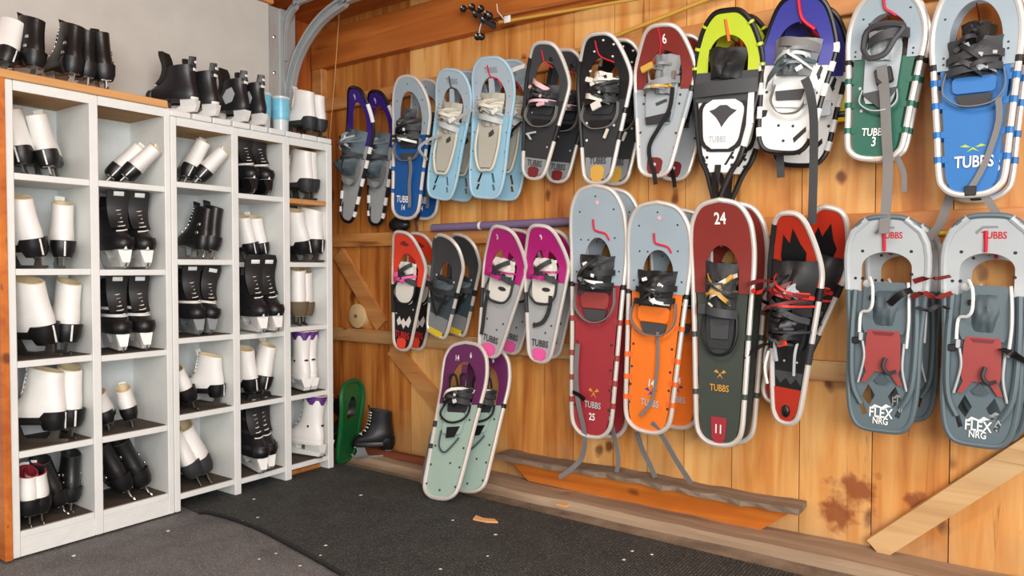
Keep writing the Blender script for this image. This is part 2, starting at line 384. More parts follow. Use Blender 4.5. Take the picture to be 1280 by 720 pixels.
# warped ledge on the wall base
lt = empty('wall_ledge', Matrix.Translation((-1.29, YW, 0)))
tag(lt, 'orange board with rough grey top strip near the floor', 'ledge')
bm_ = MB().prism([(-.62, .128), (-.53, .03), (.50, .018), (.62, .118)], 0, 1, lambda x, z, q: (x, (-.075 if z > .06 else -.045) + (q * .07 if z > .06 else q * .04), z))
bm_.build('front_board', 'wood_orange', lt, smooth=False)
pth = [(-.66 + 1.32 * i / 26, -.06 + .006 * math.sin(i * 1.9), .139 - .004 * math.sin(i * .37) + .0015 * math.sin(i * 2.3)) for i in range(27)]
rg = []
for i, p in enumerate(pth):
    w = .115 + .005 * math.sin(i * 2.1); t = .020 + .003 * math.sin(i * 1.3)
    rg.append([Vector((p[0], p[1] + .055, p[2] + t / 2)), Vector((p[0], p[1] + .055 - w, p[2] + t / 2)), Vector((p[0], p[1] + .055 - w + .006 * math.sin(i * 3.1), p[2] - t / 2)), Vector((p[0], p[1] + .055, p[2] - t / 2))])
MB().loft(rg).build('top_strip', 'wood_grey', lt, smooth=False)

# sill along the wall and reddish board in the corner
def rough_slab(name, x0, x1, y0, y1, z1, m, n=40, amp=.01):
    rg = []
    for i in range(n + 1):
        x = x0 + (x1 - x0) * i / n; e = amp * noise.noise(Vector((x * 4, 1.3, y0))); h = amp * .5 * noise.noise(Vector((x * 6, 7.7, y0)))
        rg.append([Vector((x, y1, -.012)), Vector((x, y1, z1 + h)), Vector((x, (y0 + y1) / 2, z1 + h * 1.4)), Vector((x, y0 + .012 + e, z1 + h)), Vector((x, y0 + e, z1 * .4)), Vector((x, y0 + e, -.012))])
    return MB().loft(rg).build(name, m, smooth=True, ang=30)
tag(rough_slab('baseboard_right', -3.28, 1.7, 2.56, YW - .004, .028, 'wood_sill', 60, .02), 'worn dusty timber sill at the foot of the plank wall', kind='structure')
rb = piece('baseboard_corner', (-3.15, YW - .125, .03), (-2.25, YW - .085, .062), 'wood_red', bev=.004); tag(rb, 'reddish brown board lying on the sill in the corner', kind='structure')

# floor mats
def floor_mat(name, pts, z, m, label):
    o = MB().prism(pts, -.010, z).build(name, m, smooth=False); return tag(o, label, 'mat')
fp = lambda x, y_: tuple(hit(x, y_, 2, 0.0)[:2])
edge = [fp(x, y_) for x, y_ in ((250, 644), (266, 645), (300, 655), (330, 667), (362, 684), (395, 702), (430, 722))]
edge = [tuple(p) for p in catmull([Vector((a, b_, 0)) for a, b_ in edge], 3)]; edge = [(p[0], p[1]) for p in edge]
far = [(-3.05, 2.46), (-2.4, 2.47), (-1.9, 2.44), (-1.2, 2.425), (-.6, 2.41), (.2, 2.40), (1.5, 2.39)]
floor_mat('rubber_mat', [(-3.05, 1.68)] + edge + [(-1.25, 1.30), (-1.0, -1.2), (1.5, -1.2)] + far[::-1], .012, 'mat_black', 'black ribbed rubber mat below the snowshoe wall')
floor_mat('carpet_mat', [(-3.05, -1.2), (-1.005, -1.2), (-1.255, 1.295)] + [(p[0], p[1] - .003) for p in edge[::-1]] + [(-3.05, 1.675)], .004, 'mat_grey', 'worn grey carpet mat in front of the shelves')
seam = [Vector((p[0], p[1] - .004, .012)) for p in edge]
MBs = MB().tube(seam, .0075, 6, flat=1.6); tag(MBs.build('mat_edging', 'rubber'), 'dark rolled edging strip where the two floor mats meet', 'edging')

# wide grey door behind the shelves, with its steel tracks
dr = MB().box((XD - .025, .30, 1.16), (.05, 3.98, 2.30)).build('door_1', 'door_grey', smooth=False)
tag(dr, 'wide light grey overhead door behind the skate shelves', kind='structure')
trim('trim_9', (XD - .06, -1.7, 2.312), (XD + .02, 2.31, 2.36), 'pine_beam', 'wooden header strip above the grey door')
tr = empty('door_track', Matrix.Translation((XD, 2.4, 0)))
tag(tr, 'galvanised steel door track curving up to the ceiling', 'door track')
piece('jamb_plate', (-.03, -.11, 0.0), (-.012, -.035, 2.31), 'galvanised', tr)
piece('vertical_rail', (-.03, -.035, 0.0), (-.004, .055, 2.31), 'galvanised_blue', tr)
for z in (1.72, 1.98, 2.16): MB().sphere((-.010, -.07, z), .010, 8, 4, (.5, 1, 1)).build('bolt', 'chrome', tr)
def c_track(name, pts, w, m):
    rg = []; pts = catmull([Vector(p) for p in pts], 5)
    for i, p in enumerate(pts):
        t = (pts[min(i + 1, len(pts) - 1)] - pts[max(i - 1, 0)]).normalized(); n = Vector((0, 1, 0)).cross(t).normalized(); b_ = Vector((0, 1, 0))
        c = [(-.5, 0), (.5, 0), (.5, .55), (.30, .55), (.30, .42), (.38, .42), (.38, .12), (-.38, .12), (-.38, .42), (-.30, .42), (-.30, .55), (-.5, .55)]
        rg.append([p + n * (u * w) - b_ * (v * w) for u, v in c])
    return MB().loft(rg).build(name, m, tr, smooth=False)
c_track('curved_rail', [(.015, .02, 1.30), (.015, .02, 1.75), (.018, .02, 1.90), (.06, .02, 2.03), (.14, .02, 2.13), (.26, .02, 2.215), (.42, .02, 2.265), (.60, .02, 2.285), (2.2, .02, 2.30)], .052, 'galvanised_blue')
c_track('upper_rail', [(-.010, .0, 2.05), (-.008, .0, 2.20), (.02, .0, 2.27), (.08, .0, 2.31), (.20, .0, 2.335), (1.2, .0, 2.340)], .036, 'galvanised_blue')
# string hanging in the corner
a = hit(424, 18, 1, 2.60); b_ = hit(411, 185, 1, 2.60)
tag(MB().tube([a, a.lerp(b_, .5) + Vector((.004, 0, 0)), b_], .0022, 5).build('pull_cord', 'rope'), 'thin pale cord hanging in the corner by the curved track', 'cord')

# ------------------------------------------------------------------ shelf units
DEP = .262
def shelf_unit(name, label, panels, zs_cols, top_z, kick, top_mat, z_foot=0.0):
    """panels: list of (y0, y1); zs_cols: for every column a list of (z_top, depth, front material, liner?)"""
    y0 = panels[0][0]; y1 = panels[-1][1]
    t = empty(name, Matrix.Translation((XS, (y0 + y1) / 2, 0))); tag(t, label, 'shelf unit', 'white skate shelf units')
    cy = (y0 + y1) / 2
    def pc(nm, lo, hi, m, bev=0): return piece(nm, (lo[0] - XS, lo[1] - cy, lo[2]), (hi[0] - XS, hi[1] - cy, hi[2]), m, t, bev)
    for a, b_ in panels: pc('side_panel', (XS - DEP, a, 0.013), (XS, b_, top_z), 'white_paint', .0025)
    pc('back_panel', (XS - DEP - .008, y0, .05), (XS - DEP, y1, top_z), 'back_grey')
    for (a, b_), (c, d) in zip(panels, panels[1:]):
        zs = zs_cols.pop(0)
        for z, back, m, liner in zs:
            f = XS - .003 - back
            pc('shelf', (XS - DEP + .001, b_ + .0005, z - .022), (f, c - .0005, z), m, .002)
            if liner: pc('shelf_liner', (XS - DEP + .004, b_ + .003, z), (f - .012, c - .003, z + .003), 'liner')
        if kick: pc('kick_board', (XS - .022, b_ + .0005, .013), (XS - .004, c - .0005, zs[-1][0] - .022), 'white_paint')
        pc('top_rail', (XS - DEP, b_ + .0005, top_z - .030), (XS - .004, c - .0005, top_z - .001), 'chipboard')
        pc('front_lip', (XS - .004, b_ + .0005, top_z - .034), (XS + .001, c - .0005, top_z - .0005), 'white_paint')
    return t, pc
mat('liner', (74, 64, 54), .85, var=.35, scale=25, bump=.2)
W = 'white_paint'
u1, pc1 = shelf_unit('skate_shelf', 'white painted skate shelf with wooden side and top board, left unit',
    [(1.008, 1.034), (1.276, 1.306), (1.556, 1.580)],
    [[(1.312, 0, W, 0), (.990, 0, W, 0), (.677, 0, W, 1), (.370, 0, W, 1), (.098, 0, W, 1)],
     [(1.314, 0, W, 0), (.987, 0, W, 0), (.670, 0, W, 1), (.369, 0, W, 1), (.096, 0, W, 1)]], 1.620, True, 'shelf_edge_wood')
pc1('top_board', (XS - .30, .985, 1.6205), (XS + .012, 1.566, 1.648), 'shelf_edge_wood', .003)
pc1('outer_side_board', (XS - .30, .985, .013), (XS + .010, 1.0075, 1.620), 'wood_orange', .002)
u2, pc2 = shelf_unit('skate_shelf', 'white painted skate shelf with slatted top, open below, right unit',
    [(1.582, 1.606), (1.852, 1.884), (2.114, 2.150), (2.366, 2.400)],
    [[(1.338, 0, W, 0), (1.028, 0, W, 0), (.710, 0, W, 1), (.400, 0, W, 1), (.081, 0, W, 1)],
     [(1.316, 0, W, 0), (1.020, .15, W, 0), (.704, 0, W, 0), (.400, 0, W, 1), (.076, 0, W, 1)],
     [(1.316, 0, 'shelf_edge_wood', 0), (1.020, 0, W, 0), (.719, 0, W, 0), (.399, 0, W, 1), (.076, 0, W, 1)]], 1.594, False, W)
for i in range(9):
    pc2('top_slat', (XS - .29, 1.580 + i * .0912, 1.5945), (XS + .008 + .003 * (i % 2), 1.580 + i * .0912 + .083, 1.618), 'white_paint', .003)
tag(piece('floor_board', (XS - .20, 2.155, .0135), (XS - .05, 2.36, .034), 'pine_rail', bev=.003), 'short pine board lying on the floor under the last shelf column', 'board')

# ------------------------------------------------------------------ skates
def ring(z, xb, xf, hw, n=22, k=.22, tilt=0.0, ex=.85):
    c = (xb + xf) / 2; a = (xf - xb) / 2; out = []
    for i in range(n):
        th = 2 * math.pi * i / n; cx = math.cos(th); sy = math.sin(th)
        x = math.copysign(abs(cx) ** ex, cx) * a; y_ = math.copysign(abs(sy) ** ex, sy) * hw * (1 - k * max(0, cx))
        out.append(Vector((c + x, y_, z + tilt * x)))
    return out
def interp(sl, z, i):
    for a, b_ in zip(sl, sl[1:]):
        if a[0] <= z <= b_[0]: return a[i] + (b_[i] - a[i]) * (z - a[0]) / (b_[0] - a[0])
    return sl[-1][i] if z > sl[-1][0] else sl[0][i]
def smooth_slices(sl, m=3):
    pts = []
    for i in range(len(sl) - 1):
        P_ = [Vector(sl[max(0, min(len(sl) - 1, i + j))]) for j in (-1, 0, 1, 2)]
        for k in range(m):
            t = k / m
            q = 0.5 * ((2 * P_[1]) + (P_[2] - P_[0]) * t + (2 * P_[0] - 5 * P_[1] + 4 * P_[2] - P_[3]) * t * t + (3 * P_[1] - P_[0] - 3 * P_[2] + P_[3]) * t ** 3)
            pts.append(tuple(q))
    pts.append(tuple(sl[-1])); return pts
def open_boot(t, sl, z0, m, lining, tilt=0.0, name='boot'):
    ss = smooth_slices(sl); top = ss[-1]; H = top[0]
    tl = lambda z: tilt * max(0, (z - H * .6) / (H * .4))
    MB().loft([ring(z0 + z, xb, xf, hw, tilt=tl(z)) for z, xb, xf, hw in ss], True, False).build(name, m, t)
    z, xb, xf, hw = top
    lo = [ring(z0 + z, xb, xf, hw, tilt=tilt), ring(z0 + z + .003, xb + .003, xf - .003, hw - .003, tilt=tilt), ring(z0 + z - .001, xb + .009, xf - .009, hw - .008, tilt=tilt), ring(z0 + z - .05, xb + .013, xf - .010, hw - .011, tilt=tilt * .5)]
    MB().loft(lo, False, True).build('lining', lining, t)
    return ss
def laces(t, sl, z0, zs, w, m, hook=None):
    mb = MB(); hk = MB()
    for z in zs:
        x = interp(sl, z, 2); slope = (interp(sl, z + .006, 2) - interp(sl, z - .006, 2)) / .012
        n = Vector((1, 0, -slope)).normalized(); p = Vector((x, 0, z0 + z))
        mb.tube([p + Vector((-.010, -w, 0)) + n * .003, p + n * .004 + Vector((-.002, -w * .5, 0)), p + n * .005, p + n * .004 + Vector((-.002, w * .5, .003)), p + Vector((-.010, w, .006)) + n * .003], .0026, 5)
        for s_ in (-1, 1): hk.sphere(p + Vector((-.012, s_ * (w + .002), .003)) + n * .002, .0042, 6, 4)
    mb.build('laces', m, t)['kind'] = 'stuff'
    if hook: hk.build('lace_hooks', hook, t)['kind'] = 'stuff'
def figure_skate(up='leather_white', sole='near_black', lining='lining', lace='cream_lace', low=False, stripe='white', hook='chrome', blade='blade', buckle=False):
    t = empty('figure_skate'); z0 = .082
    sl = [(0, -.112, .124, .041), (.022, -.118, .126, .0455), (.042, -.118, .112, .0465), (.062, -.116, .080, .0455), (.085, -.112, .056, .0430), (.115, -.108, .040, .0410), (.15, -.106, .032, .0405), (.195, -.106, .026, .0405)]
    if low: sl = sl[:6] + [(.145, -.108, .030, .0415)]
    ss = open_boot(t, sl, z0, up, lining, .22)
    H = sl[-1][0]
    # tongue
    rg = []
    for i in range(7):
        z = H * .55 + (H * .62) * i / 6; x = interp(ss, min(z, H), 2) - .008 + max(0, z - H) * .35; w = .024 + .004 * math.sin(i)
        rg.append([Vector((x + .004, -w * .9, z0 + z)), Vector((x + .010, 0, z0 + z + .004)), Vector((x + .004, w * .9, z0 + z)), Vector((x - .001, w * .85, z0 + z)), Vector((x + .004, 0, z0 + z + .003)), Vector((x - .001, -w * .85, z0 + z))])
    MB().loft(rg).build('tongue', up, t)
    # sole with raised heel block
    so = [ring(z0 - .012, -.114, .127, .039), ring(z0 - .009, -.120, .132, .0440), ring(z0 + .014, -.122, .1315, .0465), ring(z0 + .017, -.119, .128, .0445)]
    MB().loft(so).build('sole', sole, t)
    he = [ring(z0 - .034, -.110, -.040, .034, 14, .1), ring(z0 - .009, -.1205, -.030, .044, 14, .1), ring(z0 + .012, -.1225, -.015, .0472, 14, .0), ring(z0 + .036, -.1215, -.045, .0474, 14, 0)]
    MB().loft(he).build('heel', sole, t)
    if stripe: MB().box((-.1205, 0, z0 + .002), (.004, .007, .062), bev=.001).build('heel_stripe', stripe, t)
    # blade: runner, two stanchions, toe picks
    bl = MB()
    bl.prism([(-.135, .006), (-.12, 0), (.03, -.0 + .0), (.105, .003), (.130, .016), (.138, .026), (.128, .028), (.112, .016), (.03, .013), (-.13, .013)], -.0022, .0022, lambda x, z, q: (x, q, z))
    bl.prism([(.035, .012), (.06, z0 - .012), (.11, z0 - .012), (.100, .045), (.112, .014)], -.003, .003, lambda x, z, q: (x, q, z))
    bl.prism([(-.095, .012), (-.100, z0 - .035), (-.055, z0 - .035), (-.066, .035), (-.050, .012)], -.003, .003, lambda x, z, q: (x, q, z))
    bl.box((.075, 0, z0 - .0115), (.085, .046, .004), bev=.001); bl.box((-.078, 0, z0 - .0345), (.055, .042, .004), bev=.001)
    bl.build('blade', blade, t, smooth=False)
    laces(t, ss, z0, [H * q for q in (.30, .40, .50, .60, .70, .79, .87, .95)], .020, lace, hook)
    if buckle:
        for z, y_ in ((.05, .0445), (.095, .0395)): MB().box((-.07, -y_ + .001, z0 + z), (.022, .006, .014), bev=.002).build('buckle', 'chrome', t)
        for z, y_ in ((.05, .0445), (.095, .0395)): MB().box((-.07, y_ - .001, z0 + z), (.022, .006, .014), bev=.002).build('buckle', 'chrome', t)
    return t
def hockey_skate(up='hockey_black', holder='white', accent='white', stripes=0, panel=None, tongue='black', tall=1.0, buckles=False, runner='chrome', band=False):
    t = empty('hockey_skate'); z0 = .070
    q = tall
    sl = [(0, -.118, .132, .042), (.022, -.124, .140, .0475), (.045, -.122, .130, .0475), (.066 * q, -.117, .096, .044), (.095 * q, -.110, .062, .0415), (.125 * q, -.106, .046, .0425), (.155 * q, -.111, .040, .046)]
    ss = open_boot(t, sl, z0, up, 'charcoal', -.10); H = sl[-1][0]
    # tendon guard at the back
    rg = []
    for i in range(6):
        z = H - .02 + .068 * i / 5; w = .030 - .007 * (i / 5) ** 2; x = -.113 - .006 * i / 5
        rg.append([Vector((x, 0, z0 + z)), Vector((x + .012, -w * .7, z0 + z)), Vector((x + .024, -w, z0 + z)), Vector((x + .028, -w + .006, z0 + z)), Vector((x + .016, 0, z0 + z)), Vector((x + .028, w - .006, z0 + z)), Vector((x + .024, w, z0 + z)), Vector((x + .012, w * .7, z0 + z))])
    g = MB().loft(rg).build('tendon_guard', up, t)
    if accent:
        MB().box((-.1165, 0, z0 + H + .022), (.006, .024, .012), bev=.002).build('guard_patch', accent, g)
        MB().box((-.1105, 0, z0 + H - .012), (.008, .026, .014), bev=.002).build('heel_label', accent, t)
    # flared tongue
    rg = []
    for i in range(8):
        z = H * .5 + (H * .5 + .075) * i / 7; x = interp(ss, min(z, H), 2) - .004 + max(0, z - H) * .30; w = .030 + .009 * i / 7
        if i == 7: w *= .75
        rg.append([Vector((x + .002, -w, z0 + z)), Vector((x + .010, 0, z0 + z + .003)), Vector((x + .002, w, z0 + z)), Vector((x - .020, w * .9, z0 + z)), Vector((x - .012, 0, z0 + z + .003)), Vector((x - .020, -w * .9, z0 + z))])
    tg = MB().loft(rg).build('tongue', tongue, t)
    MB().box((interp(ss, H, 2) + .020, 0, z0 + H + .048), (.004, .034, .016), rot=Matrix.Rotation(R(16), 3, 'Y'), bev=.001).build('tongue_label', accent or 'mid_grey', tg)
    # toe cap
    tc = [ring(z0 + z, interp(ss, z, 2) - .052, interp(ss, z, 2) + .003, interp(ss, z, 3) * .80, 16, .35) for z in (.002, .012, .024, .036, .046)]
    MB().loft(tc).build('toe_cap', 'near_black', t)
    # side panel / accents / stripes follow the boot surface
    if panel:
        for s_ in (-1, 1):
            pts = [(-.02, .03), (.005, .07), (-.02, .105), (-.055, .115), (-.075, .08), (-.06, .04)]
            MB().prism(pts, 0, 1, lambda x, z, k, s_=s_: (x, s_ * (interp(ss, z * q, 3) * .90 + .004 + .003 * k), z0 + z * q)).build('side_panel', panel, t)
    for i in range(stripes):
        z = (.062 + .026 * i) * q; a, b_ = ring(z0 + z, interp(ss, z, 1) - .0015, interp(ss, z, 2) + .0015, interp(ss, z, 3) + .0015), ring(z0 + z + .010, interp(ss, z + .01, 1) - .0015, interp(ss, z + .01, 2) + .0015, interp(ss, z + .01, 3) + .0015)
        MB().loft([a, b_], False, False).build('stripe', accent or 'white', t)
    if band:
        MB().loft([ring(z0 + .001, -.122, .137, .0405), ring(z0 + .012, -.1255, .141, .0425)], False, False).build('welt_band', accent, t)
    if buckles:
        for z in (.035, .085, .13):
            zz = z * q
            MB().loft([ring(z0 + zz - .008, interp(ss, zz, 1) + .02, interp(ss, zz, 2) + .003, interp(ss, zz, 3) + .002), ring(z0 + zz + .008, interp(ss, zz, 1) + .02, interp(ss, zz, 2) + .002, interp(ss, zz, 3) + .002)], False, False).build('strap', 'dark', t)
            MB().box((-.05, -interp(ss, zz, 3) * .93 - .002, z0 + zz), (.042, .010, .018), bev=.003).build('buckle', 'mid_grey', t)
            MB().box((-.05, interp(ss, zz, 3) * .93 + .002, z0 + zz), (.042, .010, .018), bev=.003).build('buckle', 'mid_grey', t)
            MB().box((interp(ss, zz, 1) - .001, 0, z0 + zz), (.008, .022, .016), bev=.003).build('buckle', 'light_grey', t)
    # holder and runner
    ho = MB()
    ho.prism([(-.122, .070), (-.124, .040), (-.112, .014), (-.03, .010), (.115, .010), (.140, .026), (.128, .070), (.050, .070), (.040, .036), (-.018, .030), (-.040, .044), (-.045, .070)], -.012, .012, lambda x, z, k: (x, k * (1.0 if z < .045 else 1.9), z))
    ho.build('blade_holder', holder, t, smooth=False)
    MB().prism([(-.12, .014), (-.118, .004), (-.09, 0), (.10, 0), (.132, .010), (.142, .024), (.12, .014)], -.0025, .0025, lambda x, z, k: (x, k, z)).build('blade', runner, t, smooth=False)
    laces(t, ss, z0, [H * k for k in (.42, .52, .62, .72, .82, .92)], .017, 'cream_lace', None)
    return t
def rental_skate():
    t = empty('rental_skate'); z0 = .068
    sl = [(0, -.116, .122, .038), (.022, -.120, .126, .0415), (.045, -.119, .112, .041), (.07, -.114, .062, .038), (.10, -.106, .030, .0365), (.15, -.106, .016, .038), (.20, -.112, .012, .042), (.232, -.114, .012, .043)]
    ss = open_boot(t, sl, z0, 'leather_white', 'lining', .10)
    n = 22; a = ring(z0 + .232, -.1155, .0135, .0445, tilt=.10); b_ = ring(z0 + .20, -.1135, .0135, .0435, tilt=.06)
    b_ = [p + Vector((0, 0, (.012 if i % 4 < 2 else -.010))) for i, p in enumerate(b_)]
    MB().loft([b_, [p.lerp(q, .5) for p, q in zip(b_, a)], a], False, False).build('cuff', 'purple_cuff', t)
    for z in (.085, .205):
        for s_ in (-1, 1): MB().sphere((-.055, s_ * (interp(ss, z, 3) + .001), z0 + z), .007, 8, 4, (1, .5, 1)).build('rivet', 'near_black', t)
    MB().sphere((-.112, 0, z0 + .208), .006, 8, 4, (.5, 1, 1)).build('rivet', 'near_black', t)
    MB().sphere((-.113, 0, z0 + .09), .007, 8, 4, (.5, 1.6, .8)).build('rivet', 'near_black', t)
    MB().loft([ring(z0 - .004, -.121, .127, .040), ring(z0 + .010, -.1225, .1285, .0428)]).build('welt', 'white', t)
    MB().prism([(-.120, .068), (-.124, .030), (-.112, .012), (.115, .010), (.136, .026), (.124, .068), (.040, .068), (.03, .034), (-.02, .034), (-.035, .068)], -.015, .015, lambda x, z, k: (x, k * (1.0 if z < .045 else 1.8), z)).build('blade_holder', 'white', t, smooth=False)
    MB().prism([(-.12, .014), (-.118, .004), (-.09, 0), (.10, 0), (.132, .010), (.138, .022), (.12, .014)], -.0025, .0025, lambda x, z, k: (x, k, z)).build('blade', 'blade', t, smooth=False)
    laces(t, ss, z0, [.232 * k for k in (.34, .44, .54, .64, .74, .84)], .020, 'cream_lace', None)
    return t
KINDS = dict(
    wf=lambda: figure_skate(), wp=lambda: figure_skate(stripe=None, sole='dark', hook='bone'), wr=lambda: figure_skate(lining='lining_red', lace='dark_red', stripe=None, low=True),
    wk=lambda: figure_skate(low=True, stripe=None), wb=lambda: figure_skate(sole='brown_sole', stripe=None), bf=lambda: figure_skate('leather_black', 'near_black', 'dark', 'black', stripe=None, buckle=True, blade='chrome'),
    bl=lambda: figure_skate('leather_black', 'near_black', 'dark', 'cream_lace', stripe=None, hook='cream_lace', blade='chrome'),
    h1=lambda: hockey_skate(band=True), h2=lambda: hockey_skate(stripes=2), h3=lambda: hockey_skate(panel='light_grey', band=False), h4=lambda: hockey_skate(holder='mid_grey', stripes=1),
    h5=lambda: hockey_skate(tall=1.1, band=True), h6=lambda: hockey_skate(buckles=True, tall=1.15, accent=None), h7=lambda: hockey_skate(holder='near_black', panel='white', stripes=1, band=True), ru=rental_skate)
PROTO = {}
CAT = 'skate'; YOFF = 18
def skate(kind, px, z, label, dep=.135, yaw=0, lean=0, sc=.9, pitch=0, group='skates on the shelves', pos=None):
    if kind in PROTO: o = copy_tree(PROTO[kind])
    else: o = KINDS[kind](); PROTO[kind] = o
    X = XS - dep; Y = hit(px, 400, 0, X)[1]
    p = Vector(pos) if pos else Vector((X, Y, z))
    o.matrix_basis = Matrix.Translation(p) @ Matrix.Rotation(math.pi + R(yaw - YOFF), 4, 'Z') @ Matrix.Rotation(R(lean), 4, 'X') @ Matrix.Rotation(R(pitch), 4, 'Y') @ Matrix.Scale(sc, 4)
    if 'cubby' in label and 'tip' not in label:                   # keep the boot between its side panels and in front of the back panel
        lo = hi = None
        for (a, b_), (c, d) in zip(PANELS, PANELS[1:]):
            if a <= hit(px, 400, 0, XS)[1] <= d: lo, hi = b_ + .002, c - .002
        vs_ = [o.matrix_basis @ v.co for ch in o.children for v in ch.data.vertices]
        lo = lo or p.y - 1; hi = hi or p.y + 1; dy = 0.0; y0 = min(v.y for v in vs_); y1 = max(v.y for v in vs_)
        if y1 > hi: dy = hi - y1
        if y0 + dy < lo: dy = lo - y0 if y1 - y0 < hi - lo else (lo + hi - y0 - y1) / 2
        dy = max(-.04, min(.04, dy)); x0 = min(v.x for v in vs_); z0 = min(v.z for v in vs_)
        o.matrix_basis = Matrix.Translation((max(0, XS - DEP + .002 - x0), dy, max(0, z - z0))) @ o.matrix_basis
    tag(o, label, CAT, group); return o
PANELS = [(1.008, 1.034), (1.276, 1.306), (1.556, 1.606), (1.852, 1.884), (2.114, 2.150), (2.366, 2.400)]
c1, c2, c3, c4, c5 = ('leftmost column', 'second column', 'middle column', 'fourth column', 'rightmost column')
L_, R_ = 'left of pair,', 'right of pair,'
Z1 = (1.312, .990, .680, .373, .101); Z2 = (1.314, .987, .673, .372, .099); Z3 = (1.338, 1.028, .713, .403, .084); Z4 = (1.316, 1.020, .704, .403, .079); Z5 = (1.316, 1.020, .719, .402, .079)
# leftmost column
skate('wf', 44, Z1[0], f'white figure skate, {L_} top cubby of {c1}', yaw=-22, lean=-14, sc=.86)
skate('wf', 78, Z1[0], f'white figure skate, {R_} top cubby of {c1}', yaw=-14, lean=-13, sc=.84, dep=.125)
skate('wf', 33, Z1[1], f'white figure skate, {L_} second cubby of {c1}', yaw=28, lean=-12, sc=.92)
skate('wf', 75, Z1[1], f'white figure skate, {R_} second cubby of {c1}', yaw=4, lean=2, sc=.86)
skate('wf', 41, Z1[2], f'large white figure skate, {L_} third cubby of {c1}', yaw=34, lean=-12, sc=1.0, dep=.14)
skate('wf', 79, Z1[2], f'white figure skate, {R_} third cubby of {c1}', yaw=12, lean=5, sc=.95)
skate('wf', 40, Z1[3], f'white figure skate with toe turned left, fourth cubby of {c1}', yaw=52, lean=3, sc=.93, dep=.11)
skate('wf', 76, Z1[3], f'white figure skate with cream lining, right side of fourth cubby, {c1}', yaw=14, lean=3, sc=.93, dep=.15)
skate('wr', 23, Z1[4], f'small white skate with red lining, left one, bottom cubby of {c1}', yaw=5, lean=0, sc=.80, dep=.10)
skate('wr', 44, Z1[4], f'small white skate with red lining, right one, bottom cubby of {c1}', yaw=5, lean=-4, sc=.80, dep=.10)
skate('bf', 68, Z1[4], f'black skate leaning left beside the white pair, bottom cubby of {c1}', yaw=15, lean=-18, sc=.78, dep=.14)
skate('bf', 85, Z1[4], f'upright black skate at right side, bottom cubby of {c1}', yaw=10, lean=4, sc=.76, dep=.14)
# second column
skate('wf', 130, Z2[0], f'white figure skate tipped right, {L_} top cubby of {c2}', yaw=-2, lean=40, sc=.74, dep=.17)
skate('wf', 149, Z2[0], f'white figure skate tipped right, {R_} top cubby of {c2}', yaw=-6, lean=42, sc=.72, dep=.10)
skate('h1', 145, Z2[1], f'black hockey skate with white welt, {L_} second cubby of {c2}', yaw=186, sc=1.06, dep=.12)
skate('h1', 177, Z2[1], f'black hockey skate with white welt, {R_} second cubby of {c2}', yaw=188, sc=1.06, dep=.12)
skate('h2', 143, Z2[2], f'black hockey skate with two white stripes, {L_} third cubby of {c2}', yaw=184, sc=1.02, dep=.12)
skate('h2', 176, Z2[2], f'black hockey skate with two white stripes, {R_} third cubby of {c2}', yaw=186, sc=1.02, dep=.12)
skate('wk', 138, Z2[3], f"small white children's skate, {L_} fourth cubby of {c2}", yaw=-14, lean=-16, sc=.66, dep=.12)
skate('wk', 164, Z2[3], f"small white children's skate, {R_} fourth cubby of {c2}", yaw=-8, lean=-12, sc=.68, dep=.12)
skate('bf', 141, Z2[4], f'black buckled skate leaning left, {L_} bottom cubby of {c2}', yaw=8, lean=-24, sc=.92, dep=.14)
skate('bf', 176, Z2[4], f'black buckled skate leaning left, {R_} bottom cubby of {c2}', yaw=6, lean=-24, sc=.90, dep=.13)
# middle column
skate('wf', 225, Z3[0], f'white figure skate tipped right, {L_} top cubby of {c3}', yaw=0, lean=26, sc=.78, dep=.17)
skate('wf', 240, Z3[0], f'white figure skate tipped far right, {R_} top cubby of {c3}', yaw=-6, lean=40, sc=.72, dep=.10)
skate('bf', 239, Z3[1], f'black skate leaning right, {L_} second cubby of {c3}', yaw=24, lean=12, sc=.82, dep=.13)
skate('bf', 257, Z3[1], f'black skate leaning right, {R_} second cubby of {c3}', yaw=16, lean=10, sc=.84, dep=.12)
skate('h4', 235, Z3[2], f'upright black hockey skate with grey holder, {L_} third cubby of {c3}', yaw=186, sc=1.02, dep=.12)
skate('h4', 257, Z3[2], f'black hockey skate with grey holder leaning right, third cubby of {c3}', yaw=188, lean=-9, sc=1.0, dep=.12)
skate('wk', 232, Z3[3], f'white figure skate leaning left, {L_} fourth cubby of {c3}', yaw=10, lean=-22, sc=.84, dep=.13)
skate('wf', 260, Z3[3], f'white figure skate with toe turned left, fourth cubby of {c3}', yaw=46, lean=0, sc=.78, dep=.12)
skate('wp', 236, Z3[4], f'white figure skate leaning left, {L_} bottom cubby of {c3}', yaw=-6, lean=-24, sc=.90, dep=.12)
skate('wp', 262, Z3[4], f'white figure skate leaning left, {R_} bottom cubby of {c3}', yaw=-6, lean=-22, sc=.94, dep=.13)
# fourth column
skate('h7', 304, Z4[0], f'black and white hockey skate, {L_} top cubby of {c4}', yaw=186, sc=.98, dep=.12)
skate('h7', 328, Z4[0], f'black and white hockey skate, {R_} top cubby of {c4}', yaw=188, sc=1.0, dep=.12)
skate('wf', 305, Z4[1], f'white figure skate, {L_} second cubby of {c4}', yaw=12, lean=-12, sc=.76, dep=.185)
skate('wf', 321, Z4[1], f'white figure skate, {R_} second cubby of {c4}', yaw=10, lean=-10, sc=.76, dep=.185)
skate('h5', 313, Z4[2], f'large black hockey skate with white holder, {L_} third cubby of {c4}', yaw=184, sc=1.10, dep=.075)
skate('h5', 338, Z4[2], f'large black hockey skate with white holder, {R_} third cubby of {c4}', yaw=188, sc=1.10, dep=.075)
skate('wf', 304, Z4[3], f'white figure skate, {L_} fourth cubby of {c4}', yaw=20, lean=-6, sc=.84, dep=.12)
